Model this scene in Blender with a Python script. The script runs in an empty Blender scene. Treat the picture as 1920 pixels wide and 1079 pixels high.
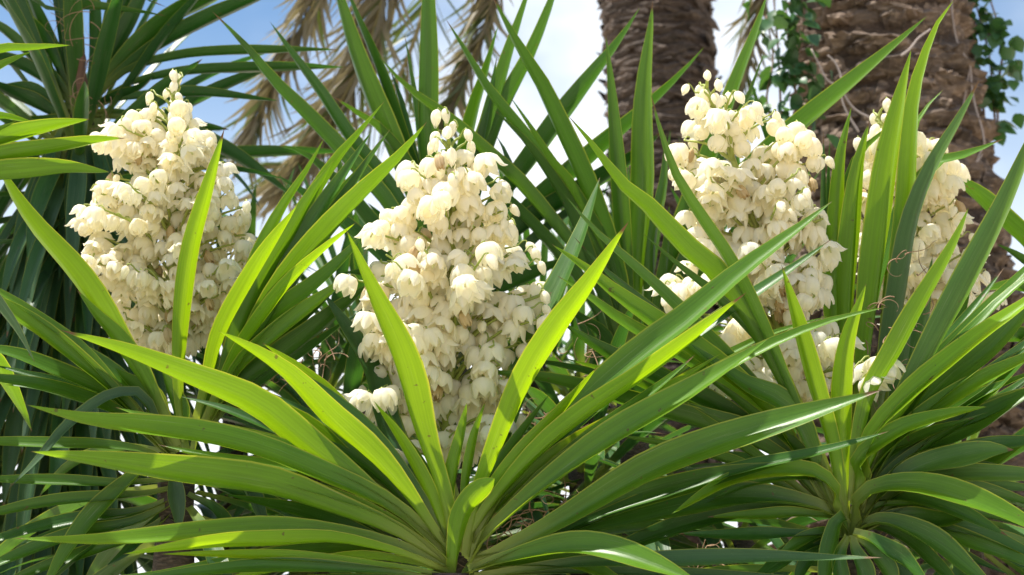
import bpy, math, random
from mathutils import Vector, Matrix, noise
rnd = random.Random(7)
R = math.radians
sc = bpy.context.scene
col = sc.collection

# ---------------------------------------------------------------- camera, sky, sun, exposure
FPX = 1920 * 50 / 36.0
PITCH = R(12)
CAM = Vector((0, 0, 1.55))
cd = bpy.data.cameras.new('camera')
cam = bpy.data.objects.new('camera', cd); col.objects.link(cam)
cam.location = CAM; cam.rotation_euler = (math.pi / 2 + PITCH, 0, 0)
cd.lens = 50; cd.sensor_width = 36; cd.clip_end = 2000; cd.clip_start = 0.05
cd.dof.use_dof = True; cd.dof.focus_distance = 2.52; cd.dof.aperture_fstop = 4.8
sc.camera = cam
SUN_EL, SUN_AZ = R(69), R(-97)      # azimuth from +Y (away from the camera), negative = to the left
sdir = Vector((math.sin(SUN_AZ) * math.cos(SUN_EL), math.cos(SUN_AZ) * math.cos(SUN_EL), math.sin(SUN_EL)))
w = bpy.data.worlds.new('World'); sc.world = w; w.use_nodes = True
nt = w.node_tree; N = nt.nodes; L = nt.links; N.clear()
out = N.new('ShaderNodeOutputWorld'); bg = N.new('ShaderNodeBackground')
sky = N.new('ShaderNodeTexSky'); sky.sky_type = 'NISHITA'; sky.sun_disc = False
sky.sun_elevation = SUN_EL; sky.sun_rotation = SUN_AZ; sky.air_density = 1.0; sky.dust_density = 0.6; sky.ozone_density = 1.5
CLOUD_AT = (1.05, 0.4, 1.52)
tc = N.new('ShaderNodeTexCoord')
mp = N.new('ShaderNodeMapping'); mp.inputs['Scale'].default_value = (1, 1, 1.6); mp.inputs['Location'].default_value = CLOUD_AT
L.new(tc.outputs['Generated'], mp.inputs['Vector'])
n1 = N.new('ShaderNodeTexNoise'); n1.inputs['Scale'].default_value = 2.6; n1.inputs['Detail'].default_value = 5; n1.inputs['Roughness'].default_value = 0.5
L.new(mp.outputs['Vector'], n1.inputs['Vector'])
rp = N.new('ShaderNodeMapRange'); rp.interpolation_type = 'SMOOTHSTEP'; rp.inputs['From Min'].default_value = 0.42; rp.inputs['From Max'].default_value = 0.72
L.new(n1.outputs['Fac'], rp.inputs['Value'])
sx = N.new('ShaderNodeSeparateXYZ'); L.new(tc.outputs['Generated'], sx.inputs[0])
hz = N.new('ShaderNodeMapRange'); hz.interpolation_type = 'SMOOTHSTEP'; hz.inputs['From Min'].default_value = 0.40; hz.inputs['From Max'].default_value = 0.08   # white haze low over the horizon
L.new(sx.outputs['Z'], hz.inputs['Value'])
fc = N.new('ShaderNodeMath'); fc.operation = 'ADD'; fc.use_clamp = True
L.new(rp.outputs[0], fc.inputs[0]); L.new(hz.outputs[0], fc.inputs[1])
mx = N.new('ShaderNodeMixRGB'); mx.inputs['Color2'].default_value = (3.75, 3.9, 4.05, 1)
sk = N.new('ShaderNodeMixRGB'); sk.blend_type = 'MULTIPLY'; sk.inputs['Fac'].default_value = 1; sk.inputs['Color2'].default_value = (0.44, 0.51, 0.53, 1)
L.new(sky.outputs['Color'], sk.inputs['Color1'])
L.new(fc.outputs[0], mx.inputs['Fac']); L.new(sk.outputs['Color'], mx.inputs['Color1'])
L.new(mx.outputs['Color'], bg.inputs['Color']); bg.inputs['Strength'].default_value = 0.13
L.new(bg.outputs['Background'], out.inputs['Surface'])
sd = bpy.data.lights.new('sun', 'SUN'); sd.energy = 3.7; sd.angle = R(0.6); sd.color = (1.0, 0.95, 0.86)
so = bpy.data.objects.new('sun', sd); col.objects.link(so)
so.rotation_euler = (-sdir).to_track_quat('-Z', 'Y').to_euler()
vs = sc.view_settings; vs.view_transform = 'Standard'; vs.look = 'None'; vs.gamma = 1; vs.use_curve_mapping = False
vs.exposure = 1.38
cy = sc.cycles; cy.max_bounces = 14; cy.diffuse_bounces = 9; cy.transmission_bounces = 10; cy.transparent_max_bounces = 8
cy.use_denoising = True; cy.caustics_reflective = False; cy.caustics_refractive = False; cy.sample_clamp_indirect = 8

Fw = Vector((0, math.cos(PITCH), math.sin(PITCH))); Rt = Vector((1, 0, 0)); Up = Vector((0, -math.sin(PITCH), math.cos(PITCH)))
def P(px, py, d):                                    # photo pixel + distance along the lens axis -> point
    return CAM + d * Fw + Rt * ((px - 960) / FPX * d) + Up * ((539.5 - py) / FPX * d)
def PY(px, py, Y):                                   # photo pixel on the upright plane y = Y
    r = Fw + Rt * ((px - 960) / FPX) + Up * ((539.5 - py) / FPX)
    return CAM + r * (Y / r.y)

# ---------------------------------------------------------------- materials
def newmat(name):
    m = bpy.data.materials.new(name); m.use_nodes = True
    m.node_tree.nodes.clear(); return m, m.node_tree.nodes, m.node_tree.links
def rgb(c): return (c[0], c[1], c[2], 1)
def mixc(N, L, fac, a, b, mode='MIX'):
    n = N.new('ShaderNodeMixRGB'); n.blend_type = mode
    for k, v in (('Fac', fac), ('Color1', a), ('Color2', b)):
        if hasattr(v, 'is_linked'): L.new(v, n.inputs[k])
        elif isinstance(v, (int, float)): n.inputs[k].default_value = v
        else: n.inputs[k].default_value = rgb(v)
    return n.outputs['Color']
def math_(N, L, op, a, b=0.0, clamp=False):
    n = N.new('ShaderNodeMath'); n.operation = op; n.use_clamp = clamp
    for i, v in enumerate((a, b)):
        if hasattr(v, 'is_linked'): L.new(v, n.inputs[i])
        else: n.inputs[i].default_value = v
    return n.outputs[0]
def ramp(N, L, v, p0, p1):
    n = N.new('ShaderNodeMapRange'); n.interpolation_type = 'SMOOTHSTEP'
    L.new(v, n.inputs['Value']); n.inputs['From Min'].default_value = p0; n.inputs['From Max'].default_value = p1
    return n.outputs[0]
def noise_(N, L, vec, scale, detail=4):
    n = N.new('ShaderNodeTexNoise'); n.inputs['Scale'].default_value = scale; n.inputs['Detail'].default_value = detail
    if vec is not None: L.new(vec, n.inputs['Vector'])
    return n.outputs['Fac']

def leaf_material():
    m, N, L = newmat('yucca_leaf')
    o = N.new('ShaderNodeOutputMaterial')
    uv = N.new('ShaderNodeUVMap'); sp = N.new('ShaderNodeSeparateXYZ'); L.new(uv.outputs[0], sp.inputs[0])
    u, v = sp.outputs[0], sp.outputs[1]
    at = N.new('ShaderNodeAttribute'); at.attribute_type = 'OBJECT'; at.attribute_name = 'tone'; tone = at.outputs['Fac']  # leaf age colour; also carries some painted glow and shade
    ab = N.new('ShaderNodeAttribute'); ab.attribute_type = 'OBJECT'; ab.attribute_name = 'wax'; wax = ab.outputs['Fac']
    oi = N.new('ShaderNodeObjectInfo')
    cv = N.new('ShaderNodeCombineXYZ'); L.new(math_(N, L, 'MULTIPLY', u, 26.0), cv.inputs[0]); L.new(math_(N, L, 'MULTIPLY', v, 2.2), cv.inputs[1]); L.new(math_(N, L, 'MULTIPLY', oi.outputs['Random'], 40.0), cv.inputs[2])
    fine = noise_(N, L, cv.outputs[0], 1.0, 3)
    cb = N.new('ShaderNodeCombineXYZ'); L.new(math_(N, L, 'MULTIPLY', u, 5.0), cb.inputs[0]); L.new(math_(N, L, 'MULTIPLY', v, 0.9), cb.inputs[1]); L.new(math_(N, L, 'MULTIPLY', oi.outputs['Random'], 70.0), cb.inputs[2])
    band = noise_(N, L, cb.outputs[0], 1.0, 2)
    vein = math_(N, L, 'ADD', math_(N, L, 'MULTIPLY', fine, 0.55), math_(N, L, 'MULTIPLY', band, 0.45))
    tco = N.new('ShaderNodeTexCoord')
    blot = noise_(N, L, tco.outputs['Object'], 16, 3)
    speck = noise_(N, L, tco.outputs['Object'], 420, 2)
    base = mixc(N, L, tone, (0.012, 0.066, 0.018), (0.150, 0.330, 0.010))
    base = mixc(N, L, wax, base, (0.075, 0.125, 0.085))
    base = mixc(N, L, 1.0, base, mixc(N, L, vein, (0.35, 0.42, 0.4), (1.65, 1.58, 1.45)), 'MULTIPLY')
    base = mixc(N, L, 1.0, base, mixc(N, L, blot, (0.72, 0.78, 0.8), (1.28, 1.2, 1.2)), 'MULTIPLY')
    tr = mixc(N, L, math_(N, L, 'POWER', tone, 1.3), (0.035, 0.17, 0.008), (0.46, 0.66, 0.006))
    tr = mixc(N, L, wax, tr, (0.10, 0.20, 0.07))
    tr = mixc(N, L, 1.0, tr, mixc(N, L, vein, (0.5, 0.56, 0.5), (1.45, 1.38, 1.2)), 'MULTIPLY')
    edge = math_(N, L, 'ABSOLUTE', math_(N, L, 'SUBTRACT', u, 0.5))
    ef = math_(N, L, 'MULTIPLY', ramp(N, L, edge, 0.455, 0.492), math_(N, L, 'ADD', math_(N, L, 'MULTIPLY', tone, 0.55), 0.3))
    base = mixc(N, L, ef, base, (0.42, 0.44, 0.05)); tr = mixc(N, L, ef, tr, (0.75, 0.72, 0.05))
    bf = math_(N, L, 'MULTIPLY', math_(N, L, 'SUBTRACT', 1.0, ramp(N, L, v, 0.0, 0.26)), 0.75)
    base = mixc(N, L, bf, base, (0.27, 0.33, 0.08)); tr = mixc(N, L, bf, tr, (0.45, 0.5, 0.04))
    tip = ramp(N, L, math_(N, L, 'ADD', v, math_(N, L, 'MULTIPLY', math_(N, L, 'POWER', oi.outputs['Random'], 2.0), 0.04)), 0.985, 1.005)
    base = mixc(N, L, tip, base, (0.16, 0.09, 0.04)); tr = mixc(N, L, tip, tr, (0.1, 0.05, 0.02))
    sf = math_(N, L, 'MULTIPLY', ramp(N, L, speck, 0.70, 0.76), 0.35)
    base = mixc(N, L, sf, base, (0.4, 0.42, 0.25))
    spot = noise_(N, L, tco.outputs['Object'], 55, 3); pf = math_(N, L, 'MULTIPLY', ramp(N, L, spot, 0.70, 0.745), 0.75)
    base = mixc(N, L, pf, base, (0.13, 0.085, 0.03)); tr = mixc(N, L, pf, tr, (0.12, 0.09, 0.02))
    cd2 = N.new('ShaderNodeCombineXYZ'); L.new(math_(N, L, 'MULTIPLY', u, 60.0), cd2.inputs[0]); L.new(math_(N, L, 'MULTIPLY', v, 5.0), cd2.inputs[1]); L.new(math_(N, L, 'MULTIPLY', oi.outputs['Random'], 90.0), cd2.inputs[2])
    scr = math_(N, L, 'MULTIPLY', ramp(N, L, noise_(N, L, cd2.outputs[0], 1.0, 2), 0.64, 0.72), 0.28)
    base = mixc(N, L, scr, base, (0.36, 0.40, 0.24))
    pb = N.new('ShaderNodeBsdfPrincipled'); L.new(base, pb.inputs['Base Color'])
    pb.inputs['Specular IOR Level'].default_value = 0.36
    L.new(math_(N, L, 'ADD', math_(N, L, 'MULTIPLY', wax, 0.3), math_(N, L, 'ADD', math_(N, L, 'MULTIPLY', blot, 0.2), 0.24)), pb.inputs['Roughness'])
    bp = N.new('ShaderNodeBump'); bp.inputs['Strength'].default_value = 0.35; bp.inputs['Distance'].default_value = 0.0025
    L.new(vein, bp.inputs['Height']); L.new(bp.outputs[0], pb.inputs['Normal'])
    tb = N.new('ShaderNodeBsdfTranslucent'); L.new(tr, tb.inputs['Color'])
    ms = N.new('ShaderNodeMixShader'); L.new(math_(N, L, 'ADD', math_(N, L, 'MULTIPLY', tone, 0.22), 0.26), ms.inputs[0])
    L.new(pb.outputs[0], ms.inputs[1]); L.new(tb.outputs[0], ms.inputs[2]); L.new(ms.outputs[0], o.inputs[0])
    return m
def thin_material(name, c0, c1, t0, fac, rough=0.5, scale=20, bump=0.0):
    m, N, L = newmat(name)
    o = N.new('ShaderNodeOutputMaterial'); tco = N.new('ShaderNodeTexCoord'); oi = N.new('ShaderNodeObjectInfo')
    nz = noise_(N, L, tco.outputs['Object'], scale, 4)
    f = math_(N, L, 'ADD', math_(N, L, 'MULTIPLY', nz, 0.6), math_(N, L, 'MULTIPLY', oi.outputs['Random'], 0.45), True)
    c = mixc(N, L, f, c0, c1)
    pb = N.new('ShaderNodeBsdfPrincipled'); L.new(c, pb.inputs['Base Color']); pb.inputs['Roughness'].default_value = rough
    if bump:
        bp = N.new('ShaderNodeBump'); bp.inputs['Strength'].default_value = bump; bp.inputs['Distance'].default_value = 0.004
        L.new(noise_(N, L, tco.outputs['Object'], scale * 4, 5), bp.inputs['Height']); L.new(bp.outputs[0], pb.inputs['Normal'])
    if fac > 0:
        tb = N.new('ShaderNodeBsdfTranslucent'); L.new(mixc(N, L, nz, t0, [min(1, x * 1.15) for x in t0]), tb.inputs['Color'])
        ms = N.new('ShaderNodeMixShader'); ms.inputs[0].default_value = fac
        L.new(pb.outputs[0], ms.inputs[1]); L.new(tb.outputs[0], ms.inputs[2]); L.new(ms.outputs[0], o.inputs[0])
    else: L.new(pb.outputs[0], o.inputs[0])
    return m
def petal_material():
    m, N, L = newmat('petal')
    o = N.new('ShaderNodeOutputMaterial')
    uv = N.new('ShaderNodeUVMap'); sp = N.new('ShaderNodeSeparateXYZ'); L.new(uv.outputs[0], sp.inputs[0])
    u, v = sp.outputs[0], sp.outputs[1]; oi = N.new('ShaderNodeObjectInfo')
    cv = N.new('ShaderNodeCombineXYZ'); L.new(math_(N, L, 'MULTIPLY', u, 14.0), cv.inputs[0]); L.new(math_(N, L, 'MULTIPLY', v, 1.5), cv.inputs[1]); L.new(math_(N, L, 'MULTIPLY', oi.outputs['Random'], 30.0), cv.inputs[2])
    vein = noise_(N, L, cv.outputs[0], 1.0, 3)
    c = mixc(N, L, oi.outputs['Random'], (0.975, 0.955, 0.89), (0.965, 0.935, 0.835))
    c = mixc(N, L, math_(N, L, 'MULTIPLY', math_(N, L, 'SUBTRACT', 1.0, ramp(N, L, v, 0.0, 0.3)), 0.35), c, (0.88, 0.80, 0.68))
    c = mixc(N, L, 1.0, c, mixc(N, L, vein, (0.9, 0.9, 0.86), (1.04, 1.04, 1.02)), 'MULTIPLY')
    pb = N.new('ShaderNodeBsdfPrincipled'); L.new(c, pb.inputs['Base Color']); pb.inputs['Roughness'].default_value = 0.42
    pb.inputs['Specular IOR Level'].default_value = 0.35
    bp = N.new('ShaderNodeBump'); bp.inputs['Strength'].default_value = 0.3; bp.inputs['Distance'].default_value = 0.002
    L.new(vein, bp.inputs['Height']); L.new(bp.outputs[0], pb.inputs['Normal'])
    tb = N.new('ShaderNodeBsdfTranslucent'); tb.inputs['Color'].default_value = (1.0, 0.94, 0.74, 1)
    ms = N.new('ShaderNodeMixShader'); ms.inputs[0].default_value = 0.54
    L.new(pb.outputs[0], ms.inputs[1]); L.new(tb.outputs[0], ms.inputs[2]); L.new(ms.outputs[0], o.inputs[0])
    return m
def bark_material(name, dark, mid, light, scale):
    m, N, L = newmat(name)
    o = N.new('ShaderNodeOutputMaterial'); g = N.new('ShaderNodeNewGeometry'); oi = N.new('ShaderNodeObjectInfo')
    mpn = N.new('ShaderNodeMapping'); mpn.inputs['Scale'].default_value = (1, 1, 3.0); L.new(g.outputs['Position'], mpn.inputs[0])
    a = noise_(N, L, mpn.outputs[0], scale, 6); b = noise_(N, L, mpn.outputs[0], scale * 5, 5)
    c = mixc(N, L, ramp(N, L, a, 0.3, 0.7), dark, mid)
    c = mixc(N, L, math_(N, L, 'MULTIPLY', ramp(N, L, b, 0.45, 0.75), 0.7), c, light)
    c = mixc(N, L, 1.0, c, mixc(N, L, oi.outputs['Random'], (0.72, 0.7, 0.68), (1.25, 1.22, 1.2)), 'MULTIPLY')
    pb = N.new('ShaderNodeBsdfPrincipled'); L.new(c, pb.inputs['Base Color']); pb.inputs['Roughness'].default_value = 0.9
    bp = N.new('ShaderNodeBump'); bp.inputs['Strength'].default_value = 0.8; bp.inputs['Distance'].default_value = 0.012
    L.new(b, bp.inputs['Height']); L.new(bp.outputs[0], pb.inputs['Normal']); L.new(pb.outputs[0], o.inputs[0])
    return m
M = {}
M['leaf'] = leaf_material(); M['petal'] = petal_material()
M['wilt'] = thin_material('wilted_petal', (0.50, 0.36, 0.17), (0.66, 0.52, 0.30), (0.6, 0.42, 0.2), 0.3, 0.7, 60)
M['pistil'] = thin_material('pistil', (0.55, 0.58, 0.28), (0.65, 0.64, 0.35), (0.5, 0.5, 0.2), 0.2, 0.5, 40)
M['stalk'] = thin_material('flower_stalk', (0.26, 0.33, 0.06), (0.42, 0.46, 0.13), (0.5, 0.6, 0.08), 0.25, 0.45, 30, 0.2)
M['brown'] = thin_material('dry_stalk', (0.09, 0.045, 0.026), (0.19, 0.105, 0.06), (0.1, 0.1, 0.1), 0.0, 0.8, 25, 0.6)
M['fiber'] = thin_material('dry_fibre', (0.20, 0.11, 0.06), (0.40, 0.26, 0.16), (0.1, 0.1, 0.1), 0.0, 0.8, 30)
M['ytrunk'] = bark_material('yucca_trunk', (0.03, 0.024, 0.016), (0.075, 0.058, 0.042), (0.15, 0.12, 0.09), 14)
M['barkR'] = bark_material('palm_bark_pale', (0.055, 0.038, 0.027), (0.165, 0.118, 0.085), (0.30, 0.23, 0.175), 6)
M['barkL'] = bark_material('palm_bark_dark', (0.045, 0.034, 0.028), (0.105, 0.078, 0.063), (0.2, 0.155, 0.125), 9)
M['coreR'] = bark_material('palm_core', (0.035, 0.022, 0.015), (0.07, 0.045, 0.03), (0.12, 0.08, 0.05), 9)
M['dryfrond'] = thin_material('dry_frond', (0.09, 0.075, 0.044), (0.27, 0.23, 0.14), (0.30, 0.25, 0.11), 0.22, 0.55, 14)
M['greenfrond'] = thin_material('green_frond', (0.05, 0.075, 0.025), (0.11, 0.13, 0.045), (0.16, 0.22, 0.03), 0.25, 0.45, 14)
M['rachis'] = thin_material('rachis', (0.2, 0.17, 0.06), (0.33, 0.27, 0.12), (0.1, 0.1, 0.1), 0.0, 0.5, 20)
M['vineleaf'] = thin_material('vine_leaf', (0.022, 0.07, 0.028), (0.05, 0.13, 0.045), (0.12, 0.27, 0.03), 0.25, 0.4, 30)
M['vinestem'] = thin_material('vine_stem', (0.14, 0.085, 0.06), (0.26, 0.17, 0.12), (0.1, 0.1, 0.1), 0.0, 0.8, 30)
M['greystem'] = thin_material('grey_vine', (0.25, 0.20, 0.18), (0.40, 0.34, 0.31), (0.1, 0.1, 0.1), 0.0, 0.8, 30)
def ground_material():
    m, N, L = newmat('bounce_gravel')
    o = N.new('ShaderNodeOutputMaterial'); g = N.new('ShaderNodeNewGeometry')
    a = noise_(N, L, g.outputs['Position'], 0.35, 5); b = noise_(N, L, g.outputs['Position'], 30, 5)
    c = mixc(N, L, ramp(N, L, a, 0.35, 0.65), (0.52, 0.45, 0.35), (0.42, 0.35, 0.26))      # pale sandy gravel, out of view, lightened to bounce light upward
    c = mixc(N, L, 1.0, c, mixc(N, L, b, (0.6, 0.6, 0.6), (1.4, 1.4, 1.4)), 'MULTIPLY')
    pb = N.new('ShaderNodeBsdfPrincipled'); L.new(c, pb.inputs['Base Color']); pb.inputs['Roughness'].default_value = 0.95
    bp = N.new('ShaderNodeBump'); bp.inputs['Distance'].default_value = 0.03; L.new(b, bp.inputs['Height']); L.new(bp.outputs[0], pb.inputs['Normal'])
    L.new(pb.outputs[0], o.inputs[0]); return m
M['ground'] = ground_material()

# ---------------------------------------------------------------- mesh helpers
def mesh(name, V, F, mats, uvs=None, smooth=True, mi=None):
    me = bpy.data.meshes.new(name); me.from_pydata([tuple(v) for v in V], [], F)
    for m in (mats if isinstance(mats, list) else [mats]): me.materials.append(m)
    if smooth: me.polygons.foreach_set('use_smooth', [True] * len(F))
    if mi: me.polygons.foreach_set('material_index', mi)
    if uvs:
        l = me.uv_layers.new(name='UVMap'); fl = []
        for f in F:
            for i in f: fl += uvs[i]
        l.data.foreach_set('uv', fl)
    me.update(); return me
def obj(name, me, parent=None, loc=None):
    o = bpy.data.objects.new(name, me); col.objects.link(o)
    if parent is not None:
        o.parent = parent
        if loc is not None: o.location = Vector(loc) - wloc(parent)
    elif loc is not None: o.location = loc
    return o
def wloc(o):
    v = Vector((0, 0, 0))
    while o is not None: v = v + o.location; o = o.parent
    return v
def thing(name, label, cat, loc, group=None):
    o = bpy.data.objects.new(name, None); col.objects.link(o); o.location = loc; o.empty_display_size = 0.1
    o['label'] = label; o['category'] = cat
    if group: o['group'] = group
    return o
def catmull(pts, n):
    pts = [Vector(p) for p in pts]
    if len(pts) == 2: return [pts[0].lerp(pts[1], i / n) for i in range(n + 1)]
    ext = [pts[0] * 2 - pts[1]] + pts + [pts[-1] * 2 - pts[-2]]
    res = []; seg = len(pts) - 1
    dense = []
    for s in range(seg):
        p0, p1, p2, p3 = ext[s:s + 4]
        for k in range(12):
            t = k / 12
            dense.append(0.5 * ((2 * p1) + (p2 - p0) * t + (2 * p0 - 5 * p1 + 4 * p2 - p3) * t * t + (3 * p1 - p0 - 3 * p2 + p3) * t ** 3))
    dense.append(pts[-1])
    d = [0.0]
    for a, b in zip(dense, dense[1:]): d.append(d[-1] + (b - a).length)
    j = 0
    for i in range(n + 1):
        t = d[-1] * i / n
        while j < len(d) - 2 and d[j + 1] < t: j += 1
        k = (t - d[j]) / max(1e-9, d[j + 1] - d[j])
        res.append(dense[j].lerp(dense[j + 1], min(1, max(0, k))))
    return res
def tube(V, F, pts, rad, n=6, cap=True):
    """append a tube along pts to V, F; rad is a number or function of 0..1"""
    b0 = len(V); m = len(pts); ref = Vector((0.31, 0.22, 0.9)).normalized()
    for i, p in enumerate(pts):
        t = (pts[min(m - 1, i + 1)] - pts[max(0, i - 1)])
        if t.length < 1e-9: t = Vector((0, 0, 1))
        t.normalize()
        a = t.cross(ref)
        if a.length < 0.05: a = t.cross(Vector((1, 0, 0)))
        a.normalize(); b = t.cross(a)
        r = rad(i / (m - 1)) if callable(rad) else rad
        for k in range(n):
            an = 2 * math.pi * k / n
            V.append(p + a * (math.cos(an) * r) + b * (math.sin(an) * r))
    for i in range(m - 1):
        for k in range(n):
            F.append((b0 + i * n + k, b0 + i * n + (k + 1) % n, b0 + (i + 1) * n + (k + 1) % n, b0 + (i + 1) * n + k))
    if cap:
        F.append(tuple(b0 + k for k in range(n))[::-1]); F.append(tuple(b0 + (m - 1) * n + k for k in range(n)))

# ---------------------------------------------------------------- leaves
ZUP = Vector((0, 0, 1))
def width_profile(s, base, m, blunt):
    if s < m:
        x = s / m; return base + (1 - base) * (x * x * (3 - 2 * x))
    x = (s - m) / (1 - m)
    return max(0.0, 1 - x ** (3.2 if blunt else 1.75))
US = (-1.0, -0.72, -0.38, 0.0, 0.38, 0.72, 1.0)
def build_leaf(plant, C, Wd, hw, cup, tone, wax=0.0, base=0.5, m=0.5, blunt=False, adax=None, name='leaf', ripple=0.0):
    n = len(C) - 1; V = []; F = []; uv = []; o0 = C[0].copy()
    ph = rnd.uniform(0, 6.3)
    wv = rnd.uniform(-0.10, 0.10); wq = rnd.uniform(2, 5)
    for i, p in enumerate(C):
        s = i / n
        t = (C[min(n, i + 1)] - C[max(0, i - 1)]).normalized()
        wd = (Wd[i] - t * Wd[i].dot(t)).normalized(); nn = wd.cross(t)
        ref = adax if adax is not None else (ZUP - t * t.z)
        if nn.dot(ref) < 0: nn = -nn
        h = hw * width_profile(s, base, m, blunt) * (1 + 0.05 * math.sin(ph + 7 * s)); p = p + wd * (wv * hw * math.sin(wq * math.pi * s))
        c = cup * (1.5 - 0.75 * s)
        for u in US:
            rip = ripple * h * abs(u) ** 3 * math.sin(ph + s * 11 + (1.3 if u > 0 else 0))
            au = abs(u); e = au if au > 0.3 else au * au / 0.6 + 0.15      # half blades folded up, rounded at the midrib
            V.append(p - o0 + wd * (u * h * math.cos(c)) + nn * (h * (e - 0.15) * math.sin(c) + rip))
            uv.append((u * 0.5 + 0.5, s))
    k = len(US)
    for i in range(n):
        for j in range(k - 1):
            F.append((i * k + j, i * k + j + 1, (i + 1) * k + j + 1, (i + 1) * k + j))
    me = mesh(name, V, F, M['leaf'], uv)
    o = obj(name, me, plant, o0); o['tone'] = float(tone); o['wax'] = float(wax)
    return o
def leaf(plant, pts, wpx, d0, f=0.0, tone=0.5, wax=0.0, cup=0.62, base=0.46, m=0.5, blunt=False, rmax=48, roll=None, side=None, bow=0.0, twist=None):
    """a leaf traced in the photo from its base to its tip; d0 is the distance of the rosette it grows from,
    f how far it leans to the lens (+) or away (-) per length"""
    n = 16
    p2 = catmull([Vector((x, y, 0)) for x, y in pts], n)
    lp = sum((b - a).length for a, b in zip(p2, p2[1:])) * d0 / FPX
    C = [P(p.x, p.y, d0 - f * lp * (i / n) - bow * lp * math.sin(math.pi * i / n)) for i, p in enumerate(p2)]
    tw = rnd.uniform(-24, 24) if twist is None else twist
    mid = n // 2; T = (C[mid + 2] - C[mid - 2]).normalized(); v = (C[mid] - CAM).normalized()
    p = T.cross(v).normalized(); q = T.cross(p).normalized()
    if roll is None:
        nat = T.cross(ZUP)
        if nat.length < 0.05: nat = p
        nat.normalize(); a = math.degrees(math.atan2(nat.dot(q), nat.dot(p)))
        while a > 90: a -= 180
        while a <= -90: a += 180
        a = max(-rmax, min(rmax, a)) + rnd.uniform(-6, 6)
    else: a = roll
    if side:
        w0 = p * math.cos(R(a)) + q * math.sin(R(a)); nn = w0.cross(T); ref = ZUP - T * T.z
        if nn.dot(ref) < 0: nn = -nn
        if (nn.dot(v) < 0) != (side == 'a'): a = -a
        if abs(a) < 12: a = math.copysign(18, a)
    cu = cup * rnd.uniform(0.85, 1.15); al = math.degrees(cu)
    Wd = []
    for i in range(n + 1):
        T = (C[min(n, i + 1)] - C[max(0, i - 1)]).normalized(); v = (C[i] - CAM).normalized()
        p = T.cross(v).normalized(); q = T.cross(p).normalized()
        an = R(a + tw * (i / n - 0.5)); Wd.append(p * math.cos(an) + q * math.sin(an))
    dm = (C[mid] - CAM).dot(Fw)
    hw = min(0.82 * wpx / FPX * dm / max(0.9, math.cos(R(abs(a) - al)) + max(0.0, math.cos(R(abs(a) + al)))), 0.046)
    return build_leaf(plant, C, Wd, hw, cu, tone + rnd.uniform(-0.05, 0.05), wax, base, m, blunt, ripple=rnd.uniform(0, 0.12))
def nat_leaf(plant, b, az, el, ln, wd, droop, tone, wax=0.0):
    """a leaf grown from a rosette: azimuth, elevation, length, sag"""
    n = 12; C = [Vector(b)]; d = Vector((math.cos(az) * math.cos(el), math.sin(az) * math.cos(el), math.sin(el)))
    for i in range(n):
        C.append(C[-1] + d * (ln / n)); d = (d + Vector((0, 0, -droop / n * (0.4 + 1.4 * i / n)))).normalized()
    rl = rnd.uniform(-0.45, 0.45); tw = rnd.uniform(-0.4, 0.4); Wd = []
    side = Vector((-math.sin(az), math.cos(az), 0))
    for i in range(n + 1):
        T = (C[min(n, i + 1)] - C[max(0, i - 1)]).normalized()
        s2 = (side - T * side.dot(T)).normalized(); q = T.cross(s2)
        an = rl + tw * i / n; Wd.append(s2 * math.cos(an) + q * math.sin(an))
    return build_leaf(plant, C, Wd, wd / 2, rnd.uniform(0.35, 0.6), tone, wax)
def trunk_under(plant, b, r=0.04, name='trunk'):
    b = Vector(b); pts = []
    n = max(6, int(b.z / 0.12)); ph = rnd.uniform(0, 6)
    for i in range(n + 1):
        z = b.z * i / n
        pts.append(Vector((plant.location.x + (b.x - plant.location.x) * (i / n) ** 2 + 0.012 * math.sin(ph + z * 3), plant.location.y + (b.y - plant.location.y) * (i / n) ** 2, z - 0.03 if i == 0 else z)))
    V = []; F = []
    tube(V, F, pts, lambda s: r * (1.45 - 0.6 * s) * (1 + 0.08 * math.sin(s * 60 + ph)), 10)
    o0 = pts[0]; me = mesh(name, [v - o0 for v in V], F, M['ytrunk'])
    return obj(name, me, plant, o0)
def yucca(label, px, py, d, lean=(0, 0)):
    b = P(px, py, d)
    t = thing('yucca_plant', label, 'yucca', (b.x + lean[0], b.y + lean[1], 0), 'yuccas growing in the bed')
    trunk_under(t, b)
    return t, b

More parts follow.
